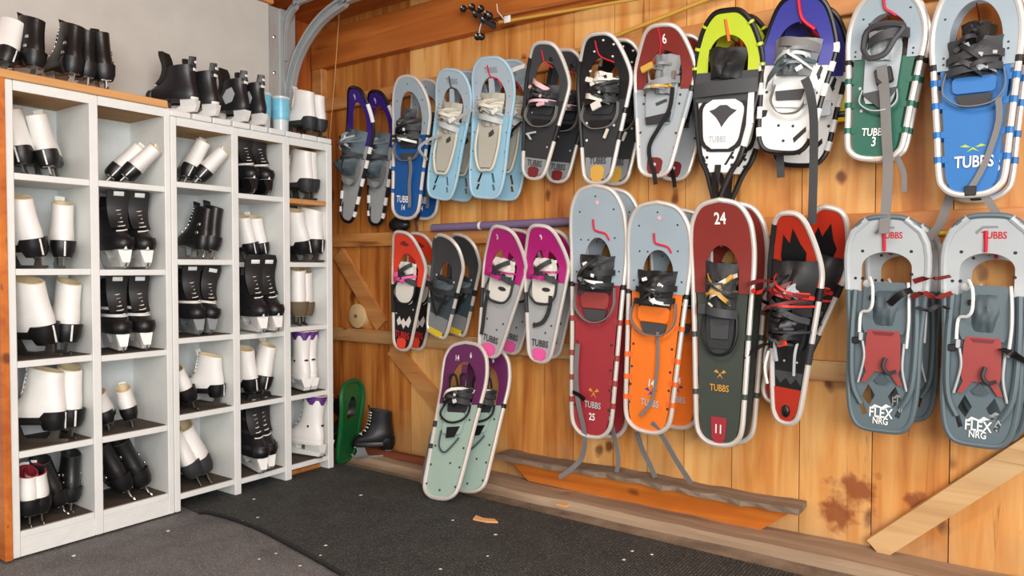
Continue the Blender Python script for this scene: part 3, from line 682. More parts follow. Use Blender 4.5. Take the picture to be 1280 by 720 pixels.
skate('wf', 322, Z4[3], f'white figure skate with cream lining tilted right, fourth cubby of {c4}', yaw=6, lean=12, sc=.88, dep=.12)
skate('h6', 312, Z4[4], f'black buckled skate with white holder, {L_} bottom cubby of {c4}', yaw=184, sc=1.08, dep=.10)
skate('h6', 331, Z4[4], f'black buckled skate with white holder, {R_} bottom cubby of {c4}', yaw=184, sc=1.08, dep=.12)
# rightmost column
skate('wp', 372, Z5[0], f'scuffed white figure skate, {L_} top cubby of {c5}', yaw=24, sc=.88, dep=.12)
skate('wp', 388, Z5[0], f'scuffed white figure skate, {R_} top cubby of {c5}', yaw=12, sc=.88, dep=.12)
skate('wf', 370, Z5[1], f'white figure skate leaning left, {L_} second cubby of {c5}', yaw=26, lean=-14, sc=.92, dep=.13)
skate('wf', 388, Z5[1], f'white figure skate, {R_} second cubby of {c5}', yaw=30, lean=2, sc=.94, dep=.11)
skate('wb', 370, Z5[2], f'white skate with brown sole, {L_} third cubby of {c5}', yaw=-10, sc=.98, dep=.12)
skate('wb', 387, Z5[2], f'white skate with brown sole, {R_} third cubby of {c5}', yaw=-12, sc=.94, dep=.12)
skate('ru', 372, Z5[3], f'white skate with purple cuff, {L_} fourth cubby of {c5}', yaw=0, sc=.98, dep=.11)
skate('ru', 388, Z5[3], f'white skate with purple cuff, {R_} fourth cubby of {c5}', yaw=2, sc=.98, dep=.11)
skate('ru', 379, Z5[4], f'white skate with purple cuff, front one in bottom cubby of {c5}', yaw=24, lean=5, sc=1.0, dep=.09)
skate('ru', 396, Z5[4], f'white skate with purple cuff, rear one in bottom cubby of {c5}', yaw=10, lean=2, sc=.96, dep=.17)
# on top of the shelves
T1, T2 = 1.648, 1.619; G = 'skates on top of the shelf units'
skate('wf', -9, T1, 'white skate cut off at the left edge, on top of left shelf unit', yaw=40, lean=20, sc=.74, group=G, dep=.10)
skate('bf', 31, T1, 'black skate standing alone beside the white one, atop left shelf unit', yaw=34, lean=6, sc=.76, group=G, dep=.09)
skate('bf', 81, T1, 'first from the left of three black skates close together atop left unit', yaw=24, lean=6, sc=.80, group=G, dep=.09)
skate('bf', 106, T1, 'middle of three black skates close together atop left unit', yaw=10, lean=2, sc=.78, group=G, dep=.10)
skate('bf', 132, T1, 'rightmost of three black skates close together atop left unit', yaw=4, lean=-4, sc=.80, group=G, dep=.09)
skate('h1', 221, T2, 'black hockey skate, white holder, toe left, leftmost atop slatted shelf unit', yaw=44, sc=.86, group=G, dep=.10)
skate('h1', 249, T2, 'black hockey skate, white holder, toe left, second atop slatted shelf unit', yaw=40, sc=.84, group=G, dep=.10)
skate('h3', 290, T2, 'black hockey skate with light grey side panel, left of its pair', yaw=30, sc=.84, group=G, dep=.10)
skate('h3', 312, T2, 'black hockey skate with light grey side panel, beside the tumblers', yaw=28, sc=.84, group=G, dep=.10)
skate('wp', 376, T2, 'white figure skate right of the blue tumblers, left of its pair', yaw=30, sc=.80, group=G, dep=.10)
skate('wp', 391, T2, 'white figure skate at right end of slatted shelf top', yaw=20, sc=.78, group=G, dep=.10)
# on the floor in the corner
skate('bl', 0, 0, 'black skate with white laces standing on the corner sill', yaw=64, sc=.86, group='things in the corner', pos=(hit(468, 556, 1, 2.60)[0], 2.60, .030))

# tumblers on the shelf
def tumbler(px, label):
    X = XS - .10; Y = hit(px, 400, 0, X)[1]
    t = empty('tumbler', Matrix.Translation((X, Y, T2)) @ Matrix.Scale(1.10, 4)); tag(t, label, 'tumbler', 'blue tumblers on the shelf')
    def lathe(prof, n=20): return [[Vector((r * math.cos(2 * math.pi * i / n), r * math.sin(2 * math.pi * i / n), z)) for i in range(n)] for r, z in prof]
    MB().loft(lathe([(.024, 0), (.031, .002), (.033, .06), (.0335, .062)])).build('base', 'cup_clear', t)
    MB().loft(lathe([(.0336, .060), (.0352, .066), (.037, .150), (.0368, .152)])).build('body', 'cup_print', t)
    MB().loft(lathe([(.0372, .148), (.0385, .152), (.0385, .158), (.034, .160), (.032, .150)]), False, True).build('rim', 'cup_clear', t)
m = mat('cup_print', (120, 196, 222), .3, var=.35, scale=30)
tumbler(330, 'blue patterned plastic tumbler beside the grey panelled hockey skates')
tumbler(353, 'blue patterned plastic tumbler beside the white figure skates')

# ------------------------------------------------------------------ snowshoes
SHAPES = dict(
    std=[(0, 0), (.36, .008), (.62, .04), (.745, .10), (.82, .30), (.94, .58), (1, .72), (.96, .82), (.77, .92), (.43, .985), (0, 1)],
    hex=[(0, 0), (.40, .008), (.62, .05), (.74, .14), (.86, .40), (1, .64), (.98, .72), (.80, .86), (.60, .95), (.34, .992), (0, 1)],
    long=[(0, 0), (.34, .006), (.60, .03), (.74, .075), (.80, .20), (.90, .50), (1, .74), (1, .84), (.90, .92), (.58, .98), (0, 1)],
    taper=[(0, 0), (.26, .008), (.46, .04), (.57, .11), (.76, .36), (.96, .62), (1, .71), (.95, .78), (.76, .885), (.56, .96), (.32, .993), (0, 1)],
    vtail=[(0, 0), (.05, .004), (.16, .06), (.36, .16), (.62, .26), (.86, .50), (1, .70), (.95, .80), (.72, .92), (.38, .99), (0, 1)],
    resin=[(0, 0), (.42, .004), (.64, .028), (.78, .09), (.86, .22), (.87, .42), (.95, .64), (1, .78), (.95, .88), (.74, .955), (.42, .993), (0, 1)],
    kids=[(0, 0), (.50, .01), (.66, .06), (.74, .16), (.88, .45), (1, .70), (.98, .80), (.80, .92), (.44, .985), (0, 1)],
)
class Shoe:
    def __init__(s, shape, L, Wd, up):
        s.L = L; s.h = Wd / 2; s.up = up
        half = [(p.x, p.y) for p in catmull([Vector((a, b_, 0)) for a, b_ in SHAPES[shape]], 6)]
        s.half = half
    def z(s, t): return s.up * max(0.0, (t - .70) / .30) ** 1.5
    def edge(s, t):
        for (a, b_), (c, d) in zip(s.half, s.half[1:]):
            if b_ <= t <= d and d > b_: return a + (c - a) * (t - b_) / (d - b_)
        return 0.0
    def pt(s, x, t, z=0.0): return Vector((x * s.h, t * s.L, s.z(t) + z))
    def side(s, sg, t0, t1, n=10, k=1.0):
        return [s.pt(sg * s.edge(t0 + (t1 - t0) * i / n) * k, t0 + (t1 - t0) * i / n) for i in range(n + 1)]
    def strip_solid(s, outer, inner, z0, th):
        rg = [[Vector((a.x, a.y, a.z + z0 + th)), Vector((b_.x, b_.y, b_.z + z0 + th)), Vector((b_.x, b_.y, b_.z + z0)), Vector((a.x, a.y, a.z + z0))] for a, b_ in zip(outer, inner)]
        return MB().loft(rg)
    def build(s, root, sp):
        r = sp.get('r', .0085)
        # frame tube
        loop = [s.pt(a, b_) for a, b_ in s.half] + [s.pt(-a, b_) for a, b_ in s.half[-2:0:-1]]
        if sp.get('frame'):
            MB().tube(loop, r, 8, closed=True).build('frame', sp['frame'], root)
        for sg, t0, t1, c in sp.get('wraps', []):
            for q in ((sg,) if sg else (-1, 1)):
                mb = MB().tube(s.side(q, t0, t1, 6), r * 1.22, 8)
                if sp.get('gap') and t1 - t0 < .05 and t1 < .58:
                    mb.prism([(q * (s.edge(t0) * s.h - .026), t0 * s.L), (q * s.edge(t0) * s.h, t0 * s.L), (q * s.edge(t1) * s.h, t1 * s.L), (q * (s.edge(t1) * s.h - .026), t1 * s.L)], -.001, .0025)
                mb.build('frame_wrap', c, root)
        # toe deck: horseshoe round the toe opening
        tt, th, hw = sp.get('tt', .62), sp.get('th', .84), sp.get('hw', .5)
        if sp.get('toe'):
            n = 41
            ou = [s.pt(s.edge(tt) * .975, tt)] + [s.pt(a * .975, 1 - (1 - b_) * .99 if b_ > .9 else b_) for a, b_ in s.half if b_ > tt + .005]
            ou = ou + [Vector((-p.x, p.y, p.z)) for p in ou[-2::-1]]
            ym = tt + (th - tt) * sp.get('sq', .42)
            inn = [s.pt(hw, tt + (ym - tt) * i / 4) for i in range(4)] + [s.pt(hw * math.cos(math.pi * i / 24), ym + (th - ym) * math.sin(math.pi * i / 24)) for i in range(13)]
            inn = inn + [Vector((-p.x, p.y, p.z)) for p in inn[-2::-1]]
            A_, B_ = resample(ou, n), resample(inn, n); rg = []
            for a, b_ in zip(A_, B_):
                row = []
                for q in (0, .25, .5, .75, 1):
                    p = a.lerp(b_, q); p.z = s.z(p.y / s.L); row.append(p)
                rg.append([Vector((p.x, p.y, p.z + .005)) for p in row] + [Vector((p.x, p.y, p.z + .001)) for p in row[::-1]])
            MB().loft(rg).build('toe_deck', sp['toe'], root)
        # main deck
        if sp.get('deck'):
            d0, d1 = sp.get('t0', .004), sp.get('tm', tt + .012)
            n = 30; ts = [d0 + (d1 - d0) * i / n for i in range(n + 1)]
            if sp.get('windows'):
                ins = .97
                outer = [Vector((s.edge(t) * s.h * ins, t * s.L, 0)) for t in ts] + [Vector((-s.edge(t) * s.h * ins, t * s.L, 0)) for t in ts[::-1]]
                o2 = []
                for p in outer:
                    if not o2 or (p - o2[-1]).length > 1e-5: o2.append(p)
                if (o2[0] - o2[-1]).length < 1e-5: o2.pop()
                loops = [o2] + [[Vector((x * s.h, t * s.L, 0)) for x, t in w] for w in sp['windows']]
                bm = bmesh.new(); es = []
                for lp in loops:
                    vv = [bm.verts.new(p) for p in lp]; es += [bm.edges.new((vv[i], vv[(i + 1) % len(vv)])) for i in range(len(vv))]
                bmesh.ops.triangle_fill(bm, edges=es, use_beauty=True, use_dissolve=False)
                fs_ = list(bm.faces); ex = bmesh.ops.extrude_face_region(bm, geom=fs_)
                for v in ex['geom']:
                    if isinstance(v, bmesh.types.BMVert): v.co.z += .006
                for v in bm.verts: v.co.z -= .003
                bmesh.ops.recalc_face_normals(bm, faces=bm.faces)
                me = bpy.data.meshes.new('deck'); bm.to_mesh(me); bm.free(); me.materials.append(MATS[sp['deck']])
                o = bpy.data.objects.new('deck', me); COL.objects.link(o); o.parent = root
            else:
                gap = sp.get('gap', .0)
                ed = lambda t: max(.02, min(s.edge(t) * .97, s.edge(t) - gap / s.h if t > .03 else s.edge(t) * .97))
                s.strip_solid([s.pt(ed(t), t) for t in ts], [s.pt(-ed(t), t) for t in ts], -.0025, .0035).build('deck', sp['deck'], root)
        for it in sp.get('items', []): s.item(root, it)
    def item(s, root, it):
        kind, name, c = it[:3]; a = it[3:]; h, L = s.h, s.L
        if kind == 'plate':        # y0, y1, half width low, half width high, z
            y0, y1, w0, w1, z = a[:5]; cv = a[5] if len(a) > 5 else .2
            n = 12; pts = []
            for i in range(n + 1):
                q = i / n; t = y0 + (y1 - y0) * q; w = w0 + (w1 - w0) * q
                w *= (1 - cv * (abs(2 * q - 1) ** 6))
                pts.append((w, t))
            s.strip_solid([s.pt(x, t) for x, t in pts], [s.pt(-x, t) for x, t in pts], z - .003, .006).build(name, c, root)
        elif kind == 'poly':
            pts, z, th = a
            MB().prism([(x * h, t * L) for x, t in pts], z, z + th, lambda x, y_, k: (x, y_, k + s.z(y_ / L))).build(name, c, root)
        elif kind == 'cup':        # rumpled harness shell: y0, y1, half width, height, cx
            y0, y1, w, ht = a[:4]; cx = a[4] if len(a) > 4 else 0; sd = sum(map(ord, name)) % 7 + y0 * 10
            nu, nv = 14, 9; rg = []
            for j in range(nv + 1):
                v = j / nv; row = []
                for i in range(nu + 1):
                    u = -1 + 2 * i / nu
                    prof = (1 - abs(u) ** 2.4) * (.55 + .45 * math.sin(math.pi * min(1, v * 1.15)))
                    x = cx + u * w * (1 - .12 * math.cos(math.pi * v) + .08 * noise.noise(Vector((u * 2, v * 3, sd))))
                    zz = .008 + ht * prof * (1 + .45 * noise.noise(Vector((u * 3.1, v * 4.3, sd + 3))))
                    row.append(Vector((x * h, (y0 + (y1 - y0) * v + .012 * noise.noise(Vector((u * 2, 9, sd)))) * L, zz + s.z(y0 + (y1 - y0) * v) * .6)))
                rg.append(row)
            low = [[Vector((p.x * .94, p.y, max(.004, p.z - .006))) for p in r_] for r_ in rg]
            MB().loft([r_ + l_[::-1] for r_, l_ in zip(rg, low)]).build(name, c, root)
        elif kind == 'band':       # arched webbing strap: p0, p1, width m, height m
            (x0, t0), (x1, t1), w, ht = a
            p = []
            for i in range(11):
                q = i / 10; p.append(Vector(((x0 + (x1 - x0) * q) * h, (t0 + (t1 - t0) * q) * L, .010 + ht * math.sin(math.pi * q) ** .6)))
            MB().ribbon(p, w, .0028, side=(0, 1, 0)).build(name, c, root)
        elif kind == 'loop':       # heel strap loop: half width, y top, y bottom, radius, z, cx
            w, y0, y1, r_, z = a[:5]; cx = a[5] if len(a) > 5 else 0
            p = catmull([Vector(((cx - w) * h, y0 * L, z * .5)), Vector(((cx - w * 1.08) * h, (y0 * .45 + y1 * .55) * L, z)), Vector(((cx - w * .55) * h, (y1 + .012) * L, z * 1.15)), Vector(((cx + w * .1) * h, y1 * L, z * 1.2)), Vector(((cx + w * .75) * h, (y1 + .02) * L, z * 1.15)), Vector(((cx + w * 1.08) * h, (y0 * .5 + y1 * .5) * L, z)), Vector(((cx + w) * h, y0 * L, z * .5))], 4)
            MB().ribbon(p, r_ * 3.4, .003, side=(0, 0, 1)).build(name, c, root) if c in ('strap_grey', 'mid_grey', 'light_grey') else MB().tube(p, r_, 7).build(name, c, root)
        elif kind == 'tube':
            p, r_ = a; MB().tube(catmull([s.pt(x, t, z) for x, t, z in p], 4), r_, 6).build(name, c, root)
        elif kind == 'ribbon':
            p, w = a; MB().ribbon(catmull([s.pt(x, t, z) for x, t, z in p], 4), w, .0026).build(name, c, root)
        elif kind == 'box':
            x, t, z, sx, sy, sz = a[:6]; rz = a[6] if len(a) > 6 else 0
            MB().box(s.pt(x, t, z), (sx, sy, sz), rot=Matrix.Rotation(R(rz), 3, 'Z'), bev=min(sx, sy, sz) * .22).build(name, c, root, smooth=False)
        elif kind == 'text':
            st, x, t, size = a[:4]; p = s.pt(x, t, .0062 if t > .62 else (.0132 if t > .3 else .0062))
            sl = math.atan2(s.z(t + .02) - s.z(t - .02), .04 * L)
            text_obj(name, st, c, root, Matrix.Translation(p) @ Matrix.Rotation(sl, 4, 'X') @ Matrix.Diagonal((size * .72, size, size * .04, 1)))
        elif kind == 'rivets':
            mb = MB()
            for x, t in a[0]: mb.sphere(s.pt(x, t, .004), a[1] if len(a) > 1 else .0045, 7, 4, (1, 1, .5))
            mb.build(name, c, root)['kind'] = 'stuff'
        elif kind == 'ball':
            x, t, z, r_ = a[:4]; sc_ = a[4] if len(a) > 4 else (1, 1, 1)
            MB().sphere(s.pt(x, t, z), r_, 10, 7, sc_).build(name, c, root)
def emblem(c, x, t, k=1.0):
    """small antler-like leaf emblem above the maker's name"""
    return [('poly', 'emblem', c, [(x - .20 * k, t + .016), (x - .12 * k, t + .026), (x - .03 * k, t + .012), (x - .10 * k, t + .012)], .0015, .0012),
            ('poly', 'emblem', c, [(x + .20 * k, t + .016), (x + .12 * k, t + .026), (x + .03 * k, t + .012), (x + .10 * k, t + .012)], .0015, .0012),
            ('poly', 'emblem', c, [(x - .10 * k, t - .012), (x + .00 * k, t + .012), (x + .10 * k, t - .012), (x, t + .002)], .0015, .0012)]
def edge_rivets(side_ts, k=.84): return [(sg * k * .86, t) for t in side_ts for sg in (-1, 1)]

def placement(tail, nose, d, up, yaw=0, lean=None):
    A = hit(tail[0], tail[1], 1, YW - d); B = hit(nose[0], nose[1], 1, YW - d - up)
    L = math.hypot(B.x - A.x, B.z - A.z); tilt = math.atan2(-(B.x - A.x), B.z - A.z)
    M = Matrix.Translation(A) @ Matrix.Rotation(R(yaw), 4, 'Z') @ Matrix.Rotation(-tilt, 4, 'Y') @ Matrix.Rotation(math.pi / 2, 4, 'X')
    return M, L
def hang_strap(root, M, name, c, px, d, w=.022):
    """loose webbing tail; points given where it hangs in front of the wall plane at distance d"""
    Mi = M.inverted(); pts = [hit(x, y_, 1, YW - dd) for (x, y_), dd in zip(px, d if isinstance(d, (list, tuple)) else [d] * len(px))]
    pts = catmull([Mi @ p for p in pts], 5)
    MB().ribbon(pts, w, .0026, side=(1, 0, 0.15)).build(name, c, root)
PG = 'snowshoes hung on the plank wall'
def pair(name, tail, nose, Wd, shape, sp, lab_front, lab_rear, d=.175, d2=.06, up=.055, yaw=0, rear=None, straps=(), rear_straps=(), hook=True):
    if shape == 'taper' and up == .055: up = .075
    M, L = placement(tail, nose, d, up, yaw)
    root = empty(name, M); tag(root, lab_front, 'snowshoe', PG)
    sh = Shoe(shape, L, Wd, up); sh.build(root, sp)
    kids = list(root.children)
    rr = None
    if rear is not False:
        if rear is None:
            A = hit(tail[0], tail[1], 1, YW - d); M2 = M.copy(); M2.translation = Vector((A.x + .012, YW - d2, A.z + .004))
        else:
            M2, L2 = placement(rear[0], rear[1], d2, up, rear[2] if len(rear) > 2 else yaw)
            M2 = M2 @ Matrix.Scale(max(.9, min(1.1, L2 / L)), 4)
        rr = empty(name, M2); tag(rr, lab_rear, 'snowshoe', PG)
        for ch in kids:
            if ch.get('front_only'): continue
            c = ch.copy(); COL.objects.link(c); c.parent = rr
        for nm, c, px, dd, w in rear_straps: hang_strap(rr, M2, nm, c, px, dd, w)
    for nm, c, px, dd, w in straps: hang_strap(root, M, nm, c, px, dd, w)
    if hook:                               # the nail the pair hangs from
        p = M @ Vector((0, L * sp.get('th', .84), up * .4))
        tag(MB().tube([(p.x, YW - .001, p.z - .006), (p.x, YW - d * .6, p.z - .005), (p.x, YW - d - up * .5, p.z - .004)], .0025, 6).build('wall_hook', 'wood_red'), 'thin nail holding the ' + lab_front.split(',')[0], 'nail', 'nails in the plank wall')
    return root, M, sh
def tangle(y, w, k, cols, n, seed, ht=.07):
    rd = random.Random(seed); it = []
    for i in range(n):
        sg = rd.choice((-1, 1)); x0 = -sg * w * rd.uniform(.6, 1.15); x1 = sg * w * rd.uniform(.2, 1.1)
        it.append(('band', 'lace_strap', cols[i % len(cols)], (x0, y + k * rd.uniform(-.7, .8)), (x1, y + k * rd.uniform(-.8, .8)), rd.uniform(.007, .014), ht * rd.uniform(.75, 1.25)))
    for i in range(max(2, n // 2)):
        it.append(('box', 'clip', cols[(i + 1) % len(cols)], w * rd.uniform(-.9, .9), y + k * rd.uniform(-.9, .7), ht * rd.uniform(.6, .95), rd.uniform(.012, .028), rd.uniform(.008, .016), .008, rd.uniform(-50, 50)))
    return it
def bump(w, t1): return [(-w, t1 * .80), (-w * .72, t1 * .95), (-w * .3, t1), (w * .3, t1), (w * .72, t1 * .95), (w, t1 * .80), (w * .92, t1 * .35), (w * .6, t1 * .10), (-w * .6, t1 * .10), (-w * .92, t1 * .35)]
def harness(y=.60, w=.50, k=.12, c='black', metal='white', strap='strap_grey', pad='charcoal', flap=None, hb=.045):
    """soft harness centred at y with half-length k (fractions of the shoe length)"""
    it = [('plate', 'foot_plate', 'dark', y - k * 1.1, y + k * .5, w * .85, w * .95, .008),
          ('cup', 'toe_harness', c, y - k * .55, y + k * .75, w, hb),
          ('band', 'cross_strap', c, (-w * 1.15, y - k * .05), (w * 1.15, y + k * .10), .022, hb + .014),
          ('band', 'cross_strap', c, (-w * 1.2, y - k * .55), (w * 1.1, y - k * .40), .022, hb + .004),
          ('box', 'buckle', metal, -w * .35, y + k * .40, hb + .010, .020, .014, .008, 20),
          ('box', 'buckle', metal, w * .15, y - k * .02, hb + .020, .026, .014, .008, -15),
          ('box', 'buckle', metal, w * .25, y - k * .45, hb + .012, .018, .022, .008, 30),
          ('loop', 'heel_strap', strap, w * 1.15, y - k * .5, y - k * 1.9, .005, .022)]
    it += tangle(y, w, k, (c, 'dark', c, metal), 6, int(y * 1000 + w * 77 + k * 991), hb + .02)
    if flap: it.append(('plate', 'heel_flap', flap, y - k * 1.35, y - k * .72, w * .85, w * .9, .016))
    if pad: it.append(('poly', 'heel_pad', pad, [(-w * .75, y - k * 1.40), (w * .75, y - k * 1.40), (w * .6, y - k * 1.85), (-w * .5, y - k * 1.85)], .004, .010))
    return it
def lattice(y=.62, w=.5, k=.12, plate='off_white', strap='dark', accent='magenta', loop='dark', eye=True):
    """plate binding with crossed webbing and a heel loop"""
    it = [('plate', 'foot_plate', plate, y - k * 1.9, y + k * .9, w * .80, w * .95, .012, .35),
          ('cup', 'toe_bed', plate, y - k * .1, y + k * .9, w * .75, .016),
          ('band', 'cross_strap', strap, (-w * .9, y - k * .25), (w * .6, y + k * .85), .020, .036),
          ('band', 'cross_strap', strap, (-w * .9, y + k * .35), (w * 1.05, y - k * .55), .020, .040),
          ('band', 'instep_strap', accent, (-w * 1.05, y - k * .20), (w * .75, y - k * .40), .014, .046),
          ('box', 'buckle', accent, -w * .75, y - k * .05, .036, .024, .026, .012, 15),
          ('box', 'buckle', accent, w * .15, y - k * .30, .048, .024, .020, .010, -10),
          ('loop', 'heel_strap', loop, w * .95, y - k * .6, y - k * 2.0, .005, .020)]
    it += tangle(y - k * .1, w, k * .6, (strap, accent, 'dark'), 3, int(y * 1000 + k * 991), .04)
    if eye: it += [('poly', 'heel_badge', 'dark', [(w * (.25 + .32 * math.cos(q * math.pi / 5)), y - k * 1.05 + .016 * math.sin(q * math.pi / 5)) for q in range(10)], .015, .002)]
    return it

# ---- upper row, left to right
pair('snowshoe', (433, 277), (449, 110), .225, 'taper', dict(frame='near_black', toe='purple', tt=.60, th=.90, hw=.55, deck='light_grey',
     wraps=[(0, .06, .10, 'white'), (0, .16, .22, 'white'), (0, .30, .36, 'white'), (0, .44, .50, 'white'), (0, .55, .60, 'white'), (1, .78, .90, 'white')],
     items=[('plate', 'foot_plate', 'mid_grey', .34, .66, .46, .52, .010), ('cup', 'toe_harness', 'slate', .50, .70, .62, .060), ('cup', 'ankle_flap', 'slate_dark', .36, .52, .60, .075, -.28),
            *tangle(.56, .6, .14, ('slate', 'light_grey', 'charcoal', 'dark'), 6, 3, .085), ('band', 'cross_strap', 'charcoal', (-.62, .55), (.6, .52), .022, .07), ('box', 'buckle', 'white', -.35, .62, .06, .02, .03, .01, 20), ('loop', 'heel_strap', 'strap_grey', .5, .45, .28, .005, .022),
            ('poly', 'tail_patch', 'near_black', [(-.5, .10), (-.42, .14), (-.40, .06), (-.3, .02)], .001, .003), ('text', 'number', 'text_white', '9', -.1, .93, .04), ('rivets', 'rivets', 'dark', edge_rivets((.1, .3, .5), .7))]),
     'purple and white snowshoe with grey binding, leftmost in upper row, front one', 'purple and white snowshoe, leftmost in upper row, rear one of pair', yaw=-7, rear=((469, 281), (472, 114), -7), up=.07)
pair('snowshoe', (506, 273), (508, 95), .235, 'std', dict(frame='tube', gap=.014, toe='toe_blue_grey', tt=.60, th=.90, hw=.60, deck='blue', wraps=[(0, .18, .21, 'blue'), (0, .34, .37, 'blue'), (0, .50, .53, 'blue'), (0, .58, .60, 'black')],
     items=harness(.63, .56, .115, pad='charcoal') + [('cup', 'toe_tongue', 'charcoal', .68, .78, .28, .05), ('text', 'lettering', 'text_white', 'TUBBS', -.1, .135, .045), ('text', 'number', 'text_white', '14', -.1, .075, .038), ('rivets', 'rivets', 'dark', [(-.75, .68), (.75, .68), (-.7, .84), (.7, .84), (0, .95)]), ('ribbon', 'heel_strap_tail', 'strap_grey', [(.25, .44, .03), (.30, .36, .02), (.22, .24, .012), (.28, .14, .010), (.30, .08, .012)], .018)]),
     'blue snowshoe marked 14 with grey toe and black harness, front one', 'blue snowshoe behind the one marked 14, rear one of pair', straps=[('tail_clip', 'black', [(520, 262), (524, 268), (520, 276)], .16, .02)])
win2 = [[(-.46, .115), (-.32, .185), (-.20, .18), (-.32, .11)], [(.46, .115), (.32, .185), (.20, .18), (.32, .11)], [(-.50, .06), (-.42, .10), (-.28, .10), (-.36, .055)], [(.50, .06), (.42, .10), (.28, .10), (.36, .055)]]
def molded(y=.62):
    return tangle(.66, .55, .11, ('bone', 'light_grey', 'tan_grey', 'mid_grey'), 6, 14, .055) + [('plate', 'foot_plate', 'tan_grey', .22, .66, .36, .56, .014, .3), ('cup', 'toe_bed', 'tan_grey', .52, .76, .54, .030), ('band', 'cross_strap', 'bone', (-.62, .66), (.56, .70), .022, .052), ('band', 'cross_strap', 'light_grey', (-.60, .60), (.62, .55), .022, .050),
            ('band', 'instep_strap', 'tan_grey', (-.62, .72), (.3, .60), .018, .050), ('plate', 'toe_tongue', 'ice_grey', .70, .86, .14, .12, .010), ('box', 'buckle', 'white', .45, .62, .05, .035, .02, .012, 35), ('box', 'buckle', 'charcoal', -.1, .56, .018, .012, .03, .008), ('box', 'buckle', 'light_grey', -.3, .68, .055, .022, .018, .01, 10),
            ('poly', 'heel_slot', 'charcoal', [(.02, .47), (.22, .50), (.30, .47), (.20, .45), (.05, .44)], .0175, .001), ('loop', 'heel_strap', 'bone', .52, .56, .20, .006, .020),
            ('rivets', 'rivets', 'slate', edge_rivets((.20, .34, .48, .62, .74, .84), .92), .004)]
for nm, tail, nose, Wd, rear, la, lb, st in (
    ('snowshoe', (549, 248), (564, 87), .205, ((573, 250), (584, 90)), 'narrow pale blue plastic snowshoe beside the blue pair, front one', 'narrow pale blue plastic snowshoe, rear one showing only its tail', [('loose_strap', 'light_grey', [(552, 168), (534, 176), (524, 186), (534, 200)], [.22, .23, .24, .22], .018)]),
    ('snowshoe', (606, 247), (612, 72), .225, ((629, 249), (636, 76)), 'wide pale blue plastic snowshoe with red toe cord, front one', 'wide pale blue plastic snowshoe, rear one with black strap', [('loose_strap', 'light_grey', [(592, 136), (582, 142), (574, 147)], [.23, .24, .24], .020), ('paper_tag', 'paper', [(634, 91), (645, 86), (656, 82)], .19, .025)])):
    pair(nm, tail, nose, Wd, 'resin', dict(frame='ice_blue_light', r=.007, toe='ice_grey', tt=.60, th=.875, hw=.64, deck='ice_blue', windows=win2,
         wraps=[(0, .30, .60, 'ice_blue')], items=molded() + [('text', 'lettering', 'mid_grey', 'TUBBS', 0, .915, .034), ('tube', 'toe_cord', 'cord_red' if 'wide' in la else 'charcoal', [(-.12, .95, .008), (-.06, .89, .010), (.05, .865, .010), (.3, .855, .008), (.45, .80, .006)], .0032)]), la, lb, rear=rear, straps=st,
         rear_straps=[('loose_strap', 'near_black', [(652, 152), (640, 164), (633, 180), (629, 203)], [.10, .13, .13, .12], .016)] if 'wide' in la else ())
pair('snowshoe', (666, 223), (680, 53), .215, 'taper', dict(frame='tube', toe='charcoal', tt=.60, th=.88, hw=.58, deck='dark', wraps=[(-1, .2, .9, 'black'), (1, .30, .42, 'near_black')],
     items=harness(.62, .56, .12, pad='near_black', metal='pale_pink') + [('band', 'cross_strap', 'pale_pink', (-.55, .74), (.4, .66), .018, .06), ('box', 'buckle', 'pale_pink', .25, .55, .07, .036, .014, .01, 15), ('box', 'buckle', 'light_grey', -.3, .34, .02, .05, .008, .008, 15), ('box', 'buckle', 'light_grey', -.35, .31, .02, .03, .008, .008, -45),
       ('poly', 'tail_patch', 'mid_grey', [(-.50, .155), (.50, .155), (.46, .06), (.2, .02), (-.2, .02), (-.46, .06)], .001, .002), ('text', 'lettering', 'text_dark', 'TUBBS', 0, .115, .036), ('poly', 'tail_bumper', 'dark_red', bump(.24, .09), .002, .006), ('tube', 'toe_cord', 'cord_red', [(-.15, .95, .006), (-.1, .90, .008), (-.05, .865, .010), (.3, .835, .008)], .003), ('ball', 'toe_badge', 'near_black', .25, .90, .003, .013, (1, 1, .3)), ('rivets', 'rivets', 'light_grey', [(.35, .42), (.45, .25), (-.5, .5), (.5, .6)])]),
     'black snowshoe with pale pink straps and grey tail, front one', 'black snowshoe with grey tail, rear one beside pale pink strapped one', rear=((696, 227), (706, 62)))
